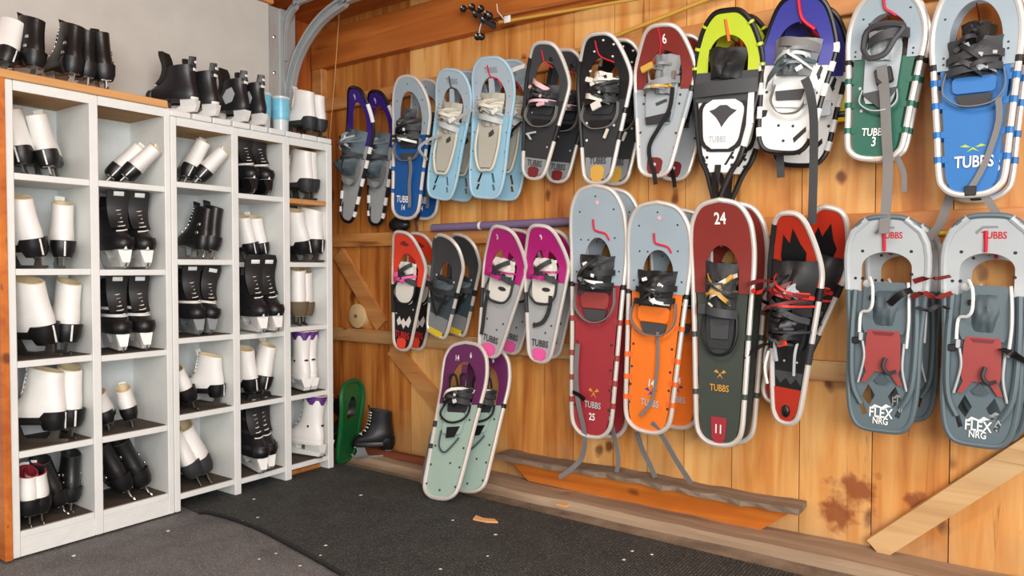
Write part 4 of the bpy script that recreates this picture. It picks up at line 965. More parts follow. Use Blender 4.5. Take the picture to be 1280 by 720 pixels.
pair('snowshoe', (746, 229), (748, 42), .235, 'taper', dict(frame='tube', toe='near_black', tt=.58, th=.86, hw=.58, deck='dark', wraps=[(-1, .25, .85, 'near_black'), (0, .30, .36, 'near_black'), (0, .48, .52, 'near_black')],
     items=harness(.62, .54, .13, metal='off_white', pad='near_black') + [('cup', 'strap_pad', 'off_white', .64, .76, .30, .055), ('band', 'cross_strap', 'off_white', (-.55, .60), (.3, .56), .020, .066), ('box', 'buckle', 'off_white', .05, .52, .065, .04, .03, .012, 25), ('box', 'buckle', 'off_white', -.3, .70, .06, .03, .02, .012, -15), ('box', 'buckle', 'bone', .3, .34, .02, .012, .04, .008, -20),
       ('poly', 'tail_patch', 'mid_grey', [(-.50, .18), (.50, .18), (.47, .08), (.3, .03), (-.3, .03), (-.47, .08)], .001, .002), ('text', 'lettering', 'text_dark', 'TUBBS', 0, .155, .036), ('poly', 'tail_bumper', 'gold', bump(.26, .125), .003, .004), ('tube', 'toe_cord', 'cord_red', [(-.15, .96, .006), (-.12, .90, .008), (.0, .86, .010), (.45, .82, .008)], .003), ('rivets', 'rivets', 'off_white', [(.4, .86), (.5, .93), (-.5, .78), (-.55, .66), (.6, .5), (.5, .4), (-.55, .42), (-.5, .3), (.15, .96), (-.25, .9)], .006)]),
     'black snowshoe with white buckles and gold tail mark, front one', 'black snowshoe, rear one behind the gold tailed one', rear=((768, 230), (773, 50)))
pair('snowshoe', (817, 220), (827, 31), .240, 'taper', dict(frame='tube', toe='maroon', tt=.60, th=.85, hw=.58, deck='cool_grey', wraps=[(1, .58, .62, 'black'), (0, .40, .58, 'cool_grey')],
     items=[('plate', 'foot_plate', 'cool_grey', .36, .66, .42, .55, .012), ('cup', 'toe_bed', 'mid_grey', .56, .82, .40, .05, .1), ('band', 'cross_strap', 'mid_grey', (-.6, .58), (.55, .66), .026, .055), *tangle(.66, .55, .12, ('mid_grey', 'light_grey', 'gold', 'charcoal'), 5, 5, .06), ('box', 'buckle', 'gold', -.42, .73, .05, .05, .026, .016, 25), ('box', 'buckle', 'chrome', .45, .68, .04, .014, .03, .012), ('poly', 'heel_pad', 'dark', [(-.45, .40), (.42, .44), (.38, .37), (-.38, .35)], .010, .008), ('poly', 'heel_slot', 'charcoal', [(-.15, .50), (.2, .53), (.25, .51), (-.1, .48)], .016, .001),
       ('ribbon', 'heel_strap', 'near_black', [(.42, .60, .03), (.38, .46, .025), (.1, .34, .02), (-.2, .22, .012), (-.16, .12, .010), (.05, .02, .012), (.15, -.06, .014)], .016), ('poly', 'tail_patch', 'dark_red', bump(.26, .13), .002, .003), ('rivets', 'rivets', 'light_grey', [(0, .08)], .008), ('text', 'number', 'text_white', '6', .05, .915, .05), ('tube', 'toe_cord', 'cord_red', [(-.12, .985, .006), (-.08, .90, .006), (-.15, .82, .010), (-.4, .76, .01)], .003), ('rivets', 'rivets', 'dark', edge_rivets((.2, .3, .5, .56), .7) + [(.4, .62), (.4, .66)])]),
     'red toed light grey snowshoe marked 6, front one', 'red toed light grey snowshoe, rear one behind the one marked 6', rear=((841, 224), (852, 44)))
pair('snowshoe', (895, 252), (909, 13), .242, 'vtail', dict(frame='near_black', r=.010, toe='lime', tt=.68, th=.885, hw=.60, deck='white', t0=.16, tm=.60, wraps=[(1, .30, .42, 'white'), (0, .82, .835, 'lime'), (0, .93, .94, 'lime'), (0, .72, .735, 'lime')],
     items=[('plate', 'harness_sheet', 'charcoal', .54, .70, .92, .95, .006, .05), ('cup', 'toe_harness', 'black', .66, .82, .52, .045), ('band', 'cross_strap', 'charcoal', (-.95, .60), (.95, .62), .05, .016), ('plate', 'deck_panel_border', 'near_black', .27, .56, .62, .82, .005, .5), ('plate', 'deck_panel', 'white', .285, .55, .50, .66, .010, .5), ('poly', 'wolf_emblem', 'text_dark', [(-.42, .49), (-.25, .50), (-.1, .52), (.1, .52), (.25, .50), (.42, .49), (.2, .455), (.08, .425), (0, .40), (-.08, .425), (-.2, .455)], .0125, .001),
       ('poly', 'side_panel', 'white', [(.70, .60), (.86, .60), (.92, .42), (.72, .40)], .008, .004), ('ribbon', 'tail_strap', 'near_black', [(-.02, .20, .006), (-.02, .10, .008), (-.02, .01, .008)], .022), ('tube', 'toe_cord', 'orange_dark', [(-.05, .96, .004), (0, .90, .006), (.05, .85, .010)], .006), ('rivets', 'rivets', 'dark', edge_rivets((.20, .24, .28), .45) + [(.78, .45), (.78, .48), (.78, .51), (.78, .54)], .006), ('text', 'lettering', 'cool_grey', 'TUBBS', -.1, .335, .030),
       ('poly', 'tail_slot', 'near_black', [(.15, .20), (.22, .20), (.42, .27), (.35, .27)], .0015, .002), ('poly', 'tail_slot', 'near_black', [(-.55, .22), (-.50, .25), (-.42, .22), (-.48, .20)], .0015, .002), ('poly', 'tail_slot', 'near_black', [(.50, .24), (.55, .27), (.62, .24), (.56, .22)], .0015, .002)]),
     'lime green toed black and white snowshoe with pointed tail, front one', 'lime green toed snowshoe with pointed tail, rear one mostly hidden', up=.06, d2=.07)
pair('snowshoe', (977, 191), (1003, -6), .240, 'hex', dict(frame='near_black', toe='indigo', tt=.58, th=.85, hw=.60, deck='white', wraps=[(0, .10, .16, 'white'), (0, .22, .30, 'white'), (0, .38, .46, 'white'), (0, .54, .60, 'white'), (1, .66, .72, 'white')],
     items=[('plate', 'foot_plate', 'white', .30, .62, .48, .56, .010), ('cup', 'toe_harness', 'mid_grey', .50, .74, .58, .06), ('cup', 'toe_pad', 'light_grey', .56, .68, .36, .085), ('band', 'cross_strap', 'slate', (-.72, .44), (.45, .70), .026, .07), ('band', 'cross_strap', 'strap_grey', (-.55, .72), (.60, .68), .030, .06), *tangle(.62, .55, .12, ('mid_grey', 'white', 'slate', 'light_grey'), 7, 8, .085), ('poly', 'heel_pad', 'charcoal', [(-.40, .40), (.38, .42), (.32, .35), (-.34, .34)], .014, .008), ('loop', 'heel_strap', 'strap_grey', .44, .44, .25, .006, .03),
       ('box', 'buckle', 'light_grey', .62, .36, .045, .036, .05, .010, 5), ('tube', 'toe_cord', 'cord_red', [(-.1, 1.0, .008), (-.02, .90, .010), (.1, .85, .012), (.4, .80, .01)], .006), ('rivets', 'rivets', 'dark', edge_rivets((.12, .26, .40, .5), .8) + [(0, .08), (-.2, .18), (.2, .18)], .005), ('poly', 'tail_slot', 'near_black', [(-.78, .22), (-.60, .24), (-.58, .28), (-.78, .28)], .0015, .002), ('poly', 'tail_slot', 'near_black', [(.60, .52), (.68, .58), (.75, .56), (.68, .48)], .0015, .002), ('poly', 'tail_slot', 'near_black', [(.25, .10), (.55, .18), (.58, .15), (.30, .07)], .0015, .002)]),
     'indigo toed white snowshoe with grey harness and long strap, front one', 'indigo toed white snowshoe, rear one of the pair with long strap', rear=((998, 207), (1016, 10)),
     straps=[('loose_strap', 'charcoal', [(1006, 98), (1013, 118), (1017, 150), (1017, 205), (1015, 280)], [.24, .25, .23, .20, .19], .028)], rear_straps=[('loose_strap', 'charcoal', [(974, 186), (975, 200), (976, 222)], .12, .026)])
def wrapset(c, ts=(.14, .30, .46), n=.035): return [(0, t, t + n, c) for t in ts]
pair('snowshoe', (1091, 199), (1110, -12), .216, 'std', dict(frame='tube', r=.0095, gap=.016, toe='toe_blue_grey', tt=.62, th=.88, hw=.60, deck='green', wraps=wrapset('green', (.16, .32, .47)) + [(0, .59, .62, 'black')],
     items=[('plate', 'foot_plate', 'cool_grey', .34, .74, .42, .50, .012), ('cup', 'toe_bed', 'cool_grey', .60, .78, .40, .03), ('tube', 'toe_strap', 'charcoal', [(-.5, .66, .05), (-.42, .76, .06), (0, .79, .07), (.5, .78, .05), (.3, .70, .06), (.1, .62, .06), (-.3, .60, .06), (-.5, .66, .05)], .009), ('band', 'cross_strap', 'charcoal', (-.45, .70), (.62, .76), .030, .06), ('box', 'buckle', 'black', .10, .50, .03, .05, .05, .02, 15), ('poly', 'heel_pad', 'charcoal', [(-.48, .40), (.5, .44), (.1, .30)], .016, .004), ('loop', 'heel_strap', 'light_grey', .46, .42, .29, .005, .02), ('text', 'lettering', 'text_white', 'TUBBS', -.04, .165, .034), ('text', 'number', 'text_white', '3', -.02, .105, .042),
       ('tube', 'toe_cord', 'cord_red', [(-.1, 1.0, .01), (-.06, .91, .012), (.1, .88, .012), (.25, .86, .01)], .004), ('rivets', 'rivets', 'dark', [(-.62, .86), (-.45, .83), (.6, .90), (-.78, .67), (-.78, .64), (.75, .67), (.75, .64)]), ('rivets', 'rivets', 'light_grey', [(-.55, .44), (-.45, .30), (.0, .55)], .006)]),
     'green snowshoe marked 3 with grey toe and hanging strap, front one', 'green snowshoe behind the one marked 3, rear one', rear=((1096, 200), (1116, -8)),
     straps=[('loose_strap', 'strap_grey', [(1102, 82), (1106, 120), (1108, 165), (1110, 215), (1105, 292)], [.22, .21, .20, .20, .25], .030), ('loose_strap', 'strap_grey', [(1117, 190), (1124, 202), (1130, 218), (1130, 240)], .17, .016)])
pair('snowshoe', (1213, 244), (1221, -30), .225, 'std', dict(frame='tube', r=.0095, gap=.018, toe='toe_blue_grey', tt=.60, th=.90, hw=.60, deck='royal', wraps=wrapset('royal', (.16, .28, .42, .53), .03) + [(0, .605, .635, 'black')],
     items=harness(.64, .56, .12, c='charcoal', metal='light_grey', pad='dark', flap='royal') + [('cup', 'toe_tongue', 'black', .70, .80, .30, .06), ('text', 'lettering', 'text_white', 'TUBBS', .05, .155, .048), ('rivets', 'rivets', 'dark', [(-.72, .66), (-.72, .63), (.72, .70), (.72, .67), (-.7, .84)])] + emblem('text_green', .02, .215, 1.5) + [('ribbon', 'heel_strap_tail', 'strap_grey', [(.55, .44, .03), (.58, .34, .02), (.4, .2, .012), (.2, .10, .010), (.0, .03, .012)], .016), ('box', 'tail_clip', 'black', 0, .02, .008, .03, .03, .014)]),
     'large bright blue snowshoe with black harness at top right, front one', 'large bright blue snowshoe at top right, rear one', rear=((1221, 250), (1229, -26)),
     straps=[('loose_strap', 'strap_grey', [(1226, 240), (1236, 252), (1246, 268)], [.17, .17, .19], .022)], rear_straps=[('loose_strap', 'strap_grey', [(1190, 236), (1182, 262), (1172, 285), (1154, 304)], [.07, .10, .12, .12], .026)])

# ---- lower row
pair('snowshoe', (502, 437), (502, 290), .215, 'taper', dict(frame='tube', toe='orange_red', tt=.56, th=.82, hw=.60, deck='near_black', wraps=[(-1, .30, .54, 'near_black')],
     items=lattice(.64, .58, .12, accent='pink', loop='near_black', eye=False) + [('plate', 'heel_bed', 'off_white', .40, .56, .50, .55, .016, .3), ('poly', 'tail_print', 'off_white', [(-.45, .24), (-.30, .28), (-.18, .24), (-.05, .27), (.1, .24), (.3, .30), (.42, .26), (.3, .20), (.12, .22), (0, .18), (-.15, .22), (-.35, .20)], .001, .0012), ('text', 'lettering', 'text_red', 'TUBBS', 0, .125, .045), ('poly', 'tail_bumper', 'orange_red', bump(.26, .10), .002, .008), ('rivets', 'rivets', 'dark', [(0, .05)], .007), ('rivets', 'rivets', 'light_grey', [(.05, .40), (-.5, .3), (.5, .36)]), ('poly', 'toe_print', 'maroon', [(-.3, .90), (0, .93), (.3, .90), (.1, .885), (-.1, .885)], .006, .001)]),
     'orange red and black snowshoe, leftmost in lower row, front one', 'orange red and black snowshoe, leftmost in lower row, rear one', rear=((519, 436), (522, 292)), d2=.05)
pair('snowshoe', (545, 419), (562, 295), .215, 'kids', dict(frame='tube', toe='charcoal', tt=.52, th=.74, hw=.42, deck='slate_dark', wraps=[(0, .28, .34, 'slate_dark'), (0, .44, .50, 'black'), (-1, .5, .95, 'charcoal')],
     items=[('plate', 'foot_plate', 'dark', .34, .60, .45, .5, .010), ('cup', 'toe_harness', 'slate_dark', .40, .56, .58, .045), ('band', 'cross_strap', 'black', (-.8, .46), (.8, .48), .022, .05), ('ribbon', 'heel_strap', 'black', [(-.55, .44, .03), (-.3, .34, .03), (.0, .22, .02), (.3, .32, .03), (.55, .46, .03)], .016), ('poly', 'tail_bumper', 'yellow', [(-.45, .06), (.45, .06), (.36, .005), (-.36, .005)], -.003, .014), ('poly', 'tail_plate', 'mid_grey', [(-.62, .20), (.62, .20), (.56, .06), (-.56, .06)], .001, .006), ('rivets', 'rivets', 'light_grey', [(-.6, .58), (-.3, .56), (.3, .57), (.6, .58)], .007)]),
     "dark grey children's snowshoe with yellow tail under purple tube, front one", "dark grey children's snowshoe with yellow tail, rear one", yaw=-10, rear=((569, 417), (581, 294), -10), up=.05)
pinkspec = lambda n: dict(frame='tube', toe='magenta', tt=.60, th=.83, hw=.60, deck='deck_silver', wraps=[(-1, .35, .50, 'dark')],
     items=lattice(.66, .60, .115, accent='magenta') + [('text', 'lettering', 'text_dark', 'TUBBS', 0, .135, .040), ('poly', 'tail_bumper', 'pink', bump(.30, .10), .002, .008), ('rivets', 'rivets', 'dark', [(-.10, .05), (.10, .05)], .007), ('text', 'number', 'text_white', n, -.3 if n != '9' else -.05, .915, .034), ('ribbon', 'heel_strap_tail', 'dark', [(-.45, .50, .02), (-.50, .38, .015), (-.46, .24, .012), (-.44, .15, .012)] if n != '9' else [(.40, .50, .02), (.36, .40, .015), (.1, .30, .012), (-.35, .26, .012)], .018), ('rivets', 'rivets', 'dark', [(.45, .28), (-.35, .28), (.5, .52), (.35, .74), (-.5, .62), (.2, .22)]), ('poly', 'toe_fork', 'magenta', [(-.15, .83), (.2, .83), (.06, .72), (-.02, .72)], .002, .003)])
pair('snowshoe', (610, 445), (628, 284), .225, 'taper', pinkspec('3'), 'magenta and silver snowshoe beside the dark grey pair, front one', 'magenta and silver snowshoe beside the dark grey pair, rear one', rear=((636, 441), (648, 288)))
pair('snowshoe', (674, 452), (675, 282), .215, 'taper', pinkspec('9'), 'magenta and silver snowshoe beside the long red one, front one', 'magenta and silver snowshoe beside the long red one, rear one', rear=((686, 446), (690, 288)))
def longshoe(tail, nose, Wd, deck, bandc, lab1, lab2, num, numt, y, k, rear, straps, rs, num2=None, flap=None, emb='text_gold'):
    pair('snowshoe', tail, nose, Wd, 'long', dict(frame='tube', r=.009, gap=.015, toe='toe_blue_grey', tt=.615, th=.80, hw=.50, deck=deck, wraps=wrapset(bandc, (.13, .22, .32, .46), .022) + [(0, .60, .62, 'black')],
         items=harness(y, .58, k, hb=.055, flap=flap, strap='strap_grey', pad='charcoal') + [('text', 'lettering', 'light_grey', 'TUBBS', .05, .130, .036), ('text', 'number', 'text_white', num, .05, numt, .040), ('tube', 'toe_cord', 'cord_red', [(-.12, .87, .010), (-.10, .835, .010), (.0, .825, .010), (.3, .815, .008), (.42, .79, .006)], .004), ('poly', 'toe_print', 'pale_pink', [(-.03, .935), (.06, .945), (.14, .935), (.06, .925)], .006, .001), ('rivets', 'rivets', 'dark', [(0, .96), (-.62, .90), (.62, .91), (-.62, .79), (.62, .80), (-.35, .79), (-.78, .66), (.78, .67)] + edge_rivets((.12, .20, .28, .38), .74), .005)] + emblem(emb, .05, .172, 1.0)),
         lab1, lab2, rear=rear, straps=straps, rear_straps=rs)
longshoe((738, 546), (744, 232), .245, 'deck_red', 'brick_red', 'very long dark red snowshoe marked 25 with grey toe, front one', 'very long dark red snowshoe, rear one behind the one marked 25', '25', .082, .655, .10, ((757, 545), (764, 236)),
    [('loose_strap', 'strap_grey', [(722, 430), (720, 470), (723, 505), (731, 545), (727, 572), (712, 588), (699, 597)], [.19, .19, .19, .18, .16, .17, .18], .022), ('strap_clip', 'near_black', [(716, 490), (724, 494), (731, 500)], .20, .02)],
    [('loose_strap', 'strap_grey', [(764, 528), (770, 555), (773, 575), (770, 594)], .08, .020)], flap='brick_red')
longshoe((808, 540), (822, 253), .250, 'orange', 'orange_dark', 'long orange snowshoe with grey toe, front one', 'long orange snowshoe, rear one of the pair', '14', .218, .63, .105, ((843, 534), (848, 262)),
    [('loose_strap', 'strap_grey', [(815, 528), (828, 545), (845, 575), (864, 604)], [.18, .17, .15, .14], .024), ('heel_strap_tail', 'strap_grey', [(822, 415), (822, 455), (815, 500), (800, 520)], .19, .012)],
    [('loose_strap', 'strap_grey', [(796, 540), (803, 562), (812, 580), (819, 597)], .08, .024)], flap='orange', emb='indigo')
pair('snowshoe', (898, 556), (899, 250), .225, 'long', dict(frame='tube', r=.0095, gap=.014, toe='maroon', tt=.625, th=.82, hw=.54, deck='olive_dark', wraps=wrapset('olive_dark', (.20, .44), .022),
     items=[('plate', 'foot_plate', 'dark', .40, .68, .42, .50, .012), ('cup', 'toe_bed', 'dark', .56, .75, .48, .035), ('band', 'cross_strap', 'gold', (-.45, .70), (.35, .58), .016, .05), ('band', 'cross_strap', 'bone', (-.40, .62), (.5, .70), .014, .055), ('band', 'instep_strap', 'charcoal', (-.55, .56), (.55, .54), .030, .05), *tangle(.64, .5, .07, ('gold', 'charcoal', 'bone', 'dark'), 6, 9, .055), ('box', 'buckle', 'gold', .3, .68, .05, .05, .016, .012, 40), ('box', 'buckle', 'charcoal', -.55, .56, .03, .03, .04, .016), ('loop', 'heel_strap', 'near_black', .52, .54, .375, .0055, .022), ('poly', 'heel_pad', 'charcoal', [(-.32, .52), (.32, .52), (.28, .44), (-.28, .44)], .016, .006),
       ('text', 'lettering', 'text_gold', 'TUBBS', 0, .235, .034), ('poly', 'tail_patch', 'deck_red', [(-.26, .115), (.26, .115), (.22, .03), (.1, .006), (-.1, .006), (-.22, .03)], .002, .003), ('text', 'number', 'text_white', '11', 0, .065, .046), ('text', 'number', 'text_white', '24', 0, .925, .060)] + emblem('text_gold', 0, .285, 1.0)),
     'maroon toed dark green snowshoe marked 24, front one', 'maroon toed dark green snowshoe, rear one behind the one marked 24', rear=((913, 552), (917, 254)), straps=[('hanging_cord', 'near_black', [(895, 262), (893, 240), (892, 215)], [.21, .20, .18], .018)])
pair('snowshoe', (982, 529), (994, 266), .185, 'taper', dict(frame='tube', r=.0095, toe='ember', tt=.66, th=.84, hw=.40, deck='near_black', wraps=[(-1, .35, .95, 'black'), (1, .30, .40, 'dark'), (1, .60, .66, 'near_black')],
     items=[('plate', 'foot_plate', 'black', .36, .66, .6, .7, .012), ('cup', 'toe_harness', 'black', .52, .78, .85, .075), ('cup', 'ankle_pad', 'near_black', .40, .56, .70, .07, -.1), ('band', 'cross_strap', 'red', (-.8, .66), (.4, .60), .014, .09), ('band', 'cross_strap', 'dark_red', (-.8, .58), (.6, .70), .018, .095), ('band', 'cross_strap', 'charcoal', (-.8, .62), (.7, .50), .020, .09), *tangle(.62, .85, .13, ('red', 'near_black', 'dark_red', 'charcoal', 'orange_red'), 12, 11, .105), *tangle(.44, .7, .10, ('near_black', 'charcoal', 'dark'), 6, 12, .07), ('poly', 'toe_print', 'near_black', [(-.5, .80), (-.3, .90), (-.1, .86), (.1, .93), (.3, .86), (.5, .82), (.45, .78), (-.45, .76)], .006, .001), ('cup', 'strap_pad', 'light_grey', .60, .70, .22, .10, .35), ('box', 'buckle', 'orange_red', -.05, .395, .055, .034, .028, .012, 20), ('tube', 'heel_lever', 'light_grey', [(-.35, .30, .03), (-.38, .38, .045), (-.36, .42, .03)], .006), ('tube', 'heel_lever', 'light_grey', [(.3, .24, .02), (.34, .34, .03), (.36, .40, .02)], .005),
       ('poly', 'tail_patch', 'ember', [(-.55, .17), (.55, .17), (.48, .07), (.2, .012), (-.2, .012), (-.48, .07)], .001, .003), ('poly', 'tail_print', 'charcoal', [(-.5, .22), (-.3, .19), (-.1, .22), (.1, .19), (.3, .22), (.5, .19), (.55, .25), (-.55, .25)], .001, .0015), ('ball', 'tail_stud', 'near_black', 0, .06, .006, .016, (1, 1.4, .6)), ('tube', 'side_rod', 'white', [(-.72, .18, .02), (-.80, .26, .03), (-.74, .34, .02)], .005), ('rivets', 'rivets', 'light_grey', [(.6, .6), (.3, .3), (-.2, .3)])]),
     'red and black snowshoe with tangled harness, tilted, front one', 'red and black snowshoe tilted the other way, rear one', yaw=-14, rear=((966, 503), (1040, 260), 0), straps=[('loose_strap', 'dark_red', [(976, 352), (962, 351), (946, 352), (934, 356)], [.24, .24, .23, .22], .016), ('loose_strap', 'red', [(978, 368), (962, 362), (946, 366), (940, 362)], [.24, .24, .23, .22], .014), ('loose_strap', 'near_black', [(962, 430), (952, 432), (938, 441), (930, 447)], [.20, .20, .18, .18], .014)])
win9 = [[(-.50, .155), (-.34, .215), (-.16, .165), (-.30, .115)], [(.50, .155), (.34, .215), (.16, .165), (.30, .115)], [(-.58, .14), (-.50, .15), (-.34, .075), (-.46, .065)], [(.58, .14), (.50, .15), (.34, .075), (.46, .065)]]
def resin(strap_side):
    it = [('plate', 'toe_plate', 'slate', .46, .70, .56, .54, .012, .15), ('cup', 'toe_bed', 'slate_dark', .50, .66, .40, .018), ('plate', 'heel_plate', 'brick_red', .28, .475, .46, .42, .014, .1), ('poly', 'heel_plate_foot', 'brick_red', [(-.52, .225), (-.40, .225), (-.12, .295), (-.30, .32)], .011, .005), ('poly', 'heel_plate_foot', 'brick_red', [(.52, .225), (.40, .225), (.12, .295), (.30, .32)], .011, .005),
          ('poly', 'heel_slot', 'dark_red', [(-.28, .468), (.28, .468), (.22, .452), (-.22, .452)], .0175, .001), ('poly', 'tail_hub', 'slate_dark', [(-.20, .235), (0, .275), (.20, .235), (.10, .22), (-.10, .22)], .004, .006), ('text', 'lettering', 'text_red', 'TUBBS', .12, .915, .030), ('tube', 'toe_cord', 'cord_red', [(-.06, .935, .008), (-.05, .88, .010), (-.05, .845, .010)], .005), ('poly', 'toe_print', 'mid_grey', [(-.30, .93), (-.14, .955), (.2, .955), (.2, .948), (-.12, .945), (-.26, .92)], .006, .001),
          ('tube', 'toe_bail', 'white', [(-.40, .72, .012), (-.28, .68, .045), (-.26, .60, .05), (-.36, .565, .04), (-.58, .55, .02), (-.60, .46, .02)], .005), ('tube', 'toe_bail', 'white', [(.55, .70, .012), (.60, .62, .03), (.62, .52, .03), (.58, .40, .02)], .0045), ('rivets', 'rivets', 'white', [(.12, .625), (-.08, .56), (.10, .56), (-.05, .36), (.2, .405)], .006), ('box', 'buckle', 'near_black', -.30, .625, .020, .020, .016, .012, 0), ('box', 'buckle', 'near_black', -.70, .42, .016, .022, .022, .014, 0), ('box', 'buckle', 'light_grey', -.56, .44, .02, .012, .026, .012),
          ('tube', 'side_rail', 'slate', [(-.76, .66, .010), (-.80, .45, .012), (-.74, .22, .012), (-.50, .12, .008)], .009), ('tube', 'side_rail', 'slate', [(.76, .66, .010), (.80, .45, .012), (.74, .22, .012), (.50, .12, .008)], .009), ('tube', 'inner_wire', 'light_grey', [(-.52, .42, .016), (-.46, .34, .016), (-.60, .22, .010)], .004), ('tube', 'inner_wire', 'light_grey', [(.52, .42, .016), (.50, .30, .016), (.62, .20, .010)], .004), ('tube', 'heel_strap', 'dark', [(.10, .35, .03), (.05, .31, .035), (.18, .28, .03), (.35, .29, .02)], .006),
          ('poly', 'tail_print', 'text_white', [(-.26, .104), (-.16, .122), (.02, .112), (.12, .128), (.26, .118), (.14, .112), (.02, .106), (-.14, .110)], .0035, .001), ('text', 'lettering', 'text_white', 'FLEX', 0, .083, .044), ('text', 'lettering', 'text_white', 'NRG', 0, .045, .030), ('rivets', 'rivets', 'near_black', [(-.60, .845), (.60, .845), (-.78, .715), (-.60, .715), (.62, .74)], .006), ('ball', 'bail_knob', 'light_grey', -.46, .69, .012, .014, (1, 1, .5))]
    return it
for tail, nose, rear, la, lb, st in (((1100, 538), (1108, 271), ((1128, 523), (1128, 280)), 'grey plastic snowshoe with red heel plate left of its twin pair, front one', 'grey plastic snowshoe with red heel plate, rear one of left pair', [('chain_strap', 'dark_red', [(1142, 352), (1156, 348), (1172, 348), (1188, 345)], [.22, .23, .24, .23], .016), ('chain_strap', 'maroon', [(1140, 372), (1154, 366), (1170, 372), (1190, 366)], [.22, .24, .24, .23], .016), ('chain_strap', 'dark', [(1146, 384), (1160, 388), (1174, 382), (1186, 386)], [.22, .24, .24, .22], .014), ('loose_strap', 'near_black', [(1112, 380), (1126, 368), (1140, 362)], [.21, .225, .22], .022)]),
                                    ((1221, 556), (1237, 269), ((1236, 548), (1250, 280)), 'grey plastic snowshoe with red heel plate at right edge, front one', 'grey plastic snowshoe with red heel plate at right edge, rear one', [('loose_strap', 'near_black', [(1252, 436), (1262, 440), (1272, 446), (1290, 456)], [.20, .22, .22, .20], .022)])):
    pair('snowshoe', tail, nose, .230 if tail[0] < 1150 else .222, 'resin', dict(frame='slate', r=.009, toe='light_grey', tt=.655, th=.840, hw=.62, sq=.62, deck='slate', windows=win9, tm=.66, wraps=[(0, .66, .99, 'light_grey')], items=resin(1)), la, lb, rear=rear, straps=st)

# ---- pair leaning on the wall from the floor
def leaning(tail, nose, yt, yn, Wd, label, spec, up=.05):
    A = hit(tail[0], tail[1], 2, yt); B = hit(nose[0], nose[1], 1, yn)
    ydir = (B - A).normalized(); L = (B - A).length; xdir = Vector((1, 0, 0)); xdir = (xdir - ydir * xdir.dot(ydir)).normalized(); zdir = xdir.cross(ydir)
    M = Matrix((xdir, ydir, zdir)).transposed().to_4x4(); M.translation = A
    root = empty('snowshoe', M); tag(root, label, 'snowshoe', 'snowshoes leaning on the wall')
    Shoe('long', L, Wd, up).build(root, spec); return root, M
mint = dict(frame='tube', r=.009, toe='plum', tt=.60, th=.88, hw=.58, deck='mint', wraps=[(-1, .44, .48, 'dark'), (-1, .30, .33, 'dark'), (1, .58, .61, 'near_black')],
    items=harness(.64, .50, .09, metal='off_white', pad='dark', strap='black') + [('plate', 'heel_bed', 'mint', .40, .54, .42, .46, .012), ('poly', 'heel_grip', 'near_black', [(-.2, .44), (.35, .45), (.2, .38), (-.15, .37)], .016, .004), ('tube', 'heel_strap', 'slate_dark', [(-.45, .42, .014), (-.4, .32, .014), (-.1, .28, .014), (.2, .33, .014), (.4, .38, .014)], .004), ('tube', 'toe_loop', 'black', [(-.4, .70, .03), (-.35, .76, .05), (-.1, .77, .05), (-.05, .71, .03)], .006), ('tube', 'toe_loop', 'black', [(.1, .71, .03), (.15, .77, .05), (.4, .77, .05), (.42, .71, .03)], .006), ('rivets', 'rivets', 'dark', edge_rivets((.08, .2, .32, .5), .74) + [(0, .05), (.2, .22), (.5, .56)], .005), ('text', 'number', 'text_white', '14', -.35, .90, .034), ('text', 'number', 'text_white', '6', .28, .915, .034), ('poly', 'toe_fork', 'plum', [(-.12, .86), (.14, .86), (.10, .72), (-.08, .72)], .001, .003)])
ra, Ma = leaning((548, 623), (590, 433), .022, 2.60, .245, 'plum toed mint green snowshoe leaning from the floor, front one', mint)
hang_strap(ra, Ma, 'loose_strap', 'strap_grey', [(540, 540), (534, 568), (529, 594), (525, 613), (518, 629)], [.252, .275, .298, .315, .332], .018)
leaning((583, 614), (617, 440), .040, 2.68, .24, 'plum toed mint green snowshoe leaning from the floor, rear one', mint)

# ---- green plastic snowshoe standing in the corner
A = hit(432, 576, 1, 2.52)
Mg = Matrix.Translation((A.x, 2.52, .014)) @ Matrix.Rotation(R(11), 4, 'Y') @ Matrix.Rotation(R(-74), 4, 'Z') @ Matrix.Rotation(math.pi / 2, 4, 'X')
rg_ = empty('plastic_snowshoe', Mg); tag(rg_, 'green plastic snowshoe with black binding standing in the corner', 'snowshoe', 'things in the corner')
Shoe('resin', .41, .20, .03).build(rg_, dict(frame='plastic_green', r=.012, toe='plastic_green', tt=.55, th=.82, hw=.4, deck='plastic_green', items=[('cup', 'toe_harness', 'near_black', .55, .80, .6, .12), ('cup', 'heel_harness', 'black', .25, .50, .6, .11), ('loop', 'heel_strap', 'black', .6, .4, .2, .006, .06)]))

# ------------------------------------------------------------------ small things on the wall and the floor
a = hit(541, 285, 1, YW - .055); b_ = hit(742, 276, 1, YW - .055)
pt = empty('foam_tube', Matrix.Translation(a)); tag(pt, 'purple foam tube fixed along the wall above the pink snowshoes', 'tube')
v = b_ - a; v.z = v.x * .002
MB().tube([Vector((0, 0, 0)), v * .33, v * .66, v], .019, 14).build('tube_body', 'foam_purple', pt)
MB().tube([v * .325, v * .34], .0196, 14).build('white_band', 'white', pt)
# round wooden disc
c = hit(444, 395, 1, YW - .045)
dk = empty('wooden_disc', Matrix.Translation((c.x, YW - .002, c.z))); tag(dk, 'round pale wooden disc on the wall by the diagonal brace', 'disc')
def ycyl(r, y0, y1, n=28): return [[Vector((r * math.cos(2 * math.pi * i / n), y_, r * math.sin(2 * math.pi * i / n))) for i in range(n)] for y_ in (y0, y1)]
MB().loft(ycyl(.066, -.030, -.0, 28)[::-1] + [[p * .93 + Vector((0, -.005, 0)) for p in ycyl(.066, -.030, 0)[0]]]).build('disc_body', 'disc_wood', dk)
MB().loft(ycyl(.010, -.042, -.030, 12)).build('centre_screw', 'tube_grey', dk)
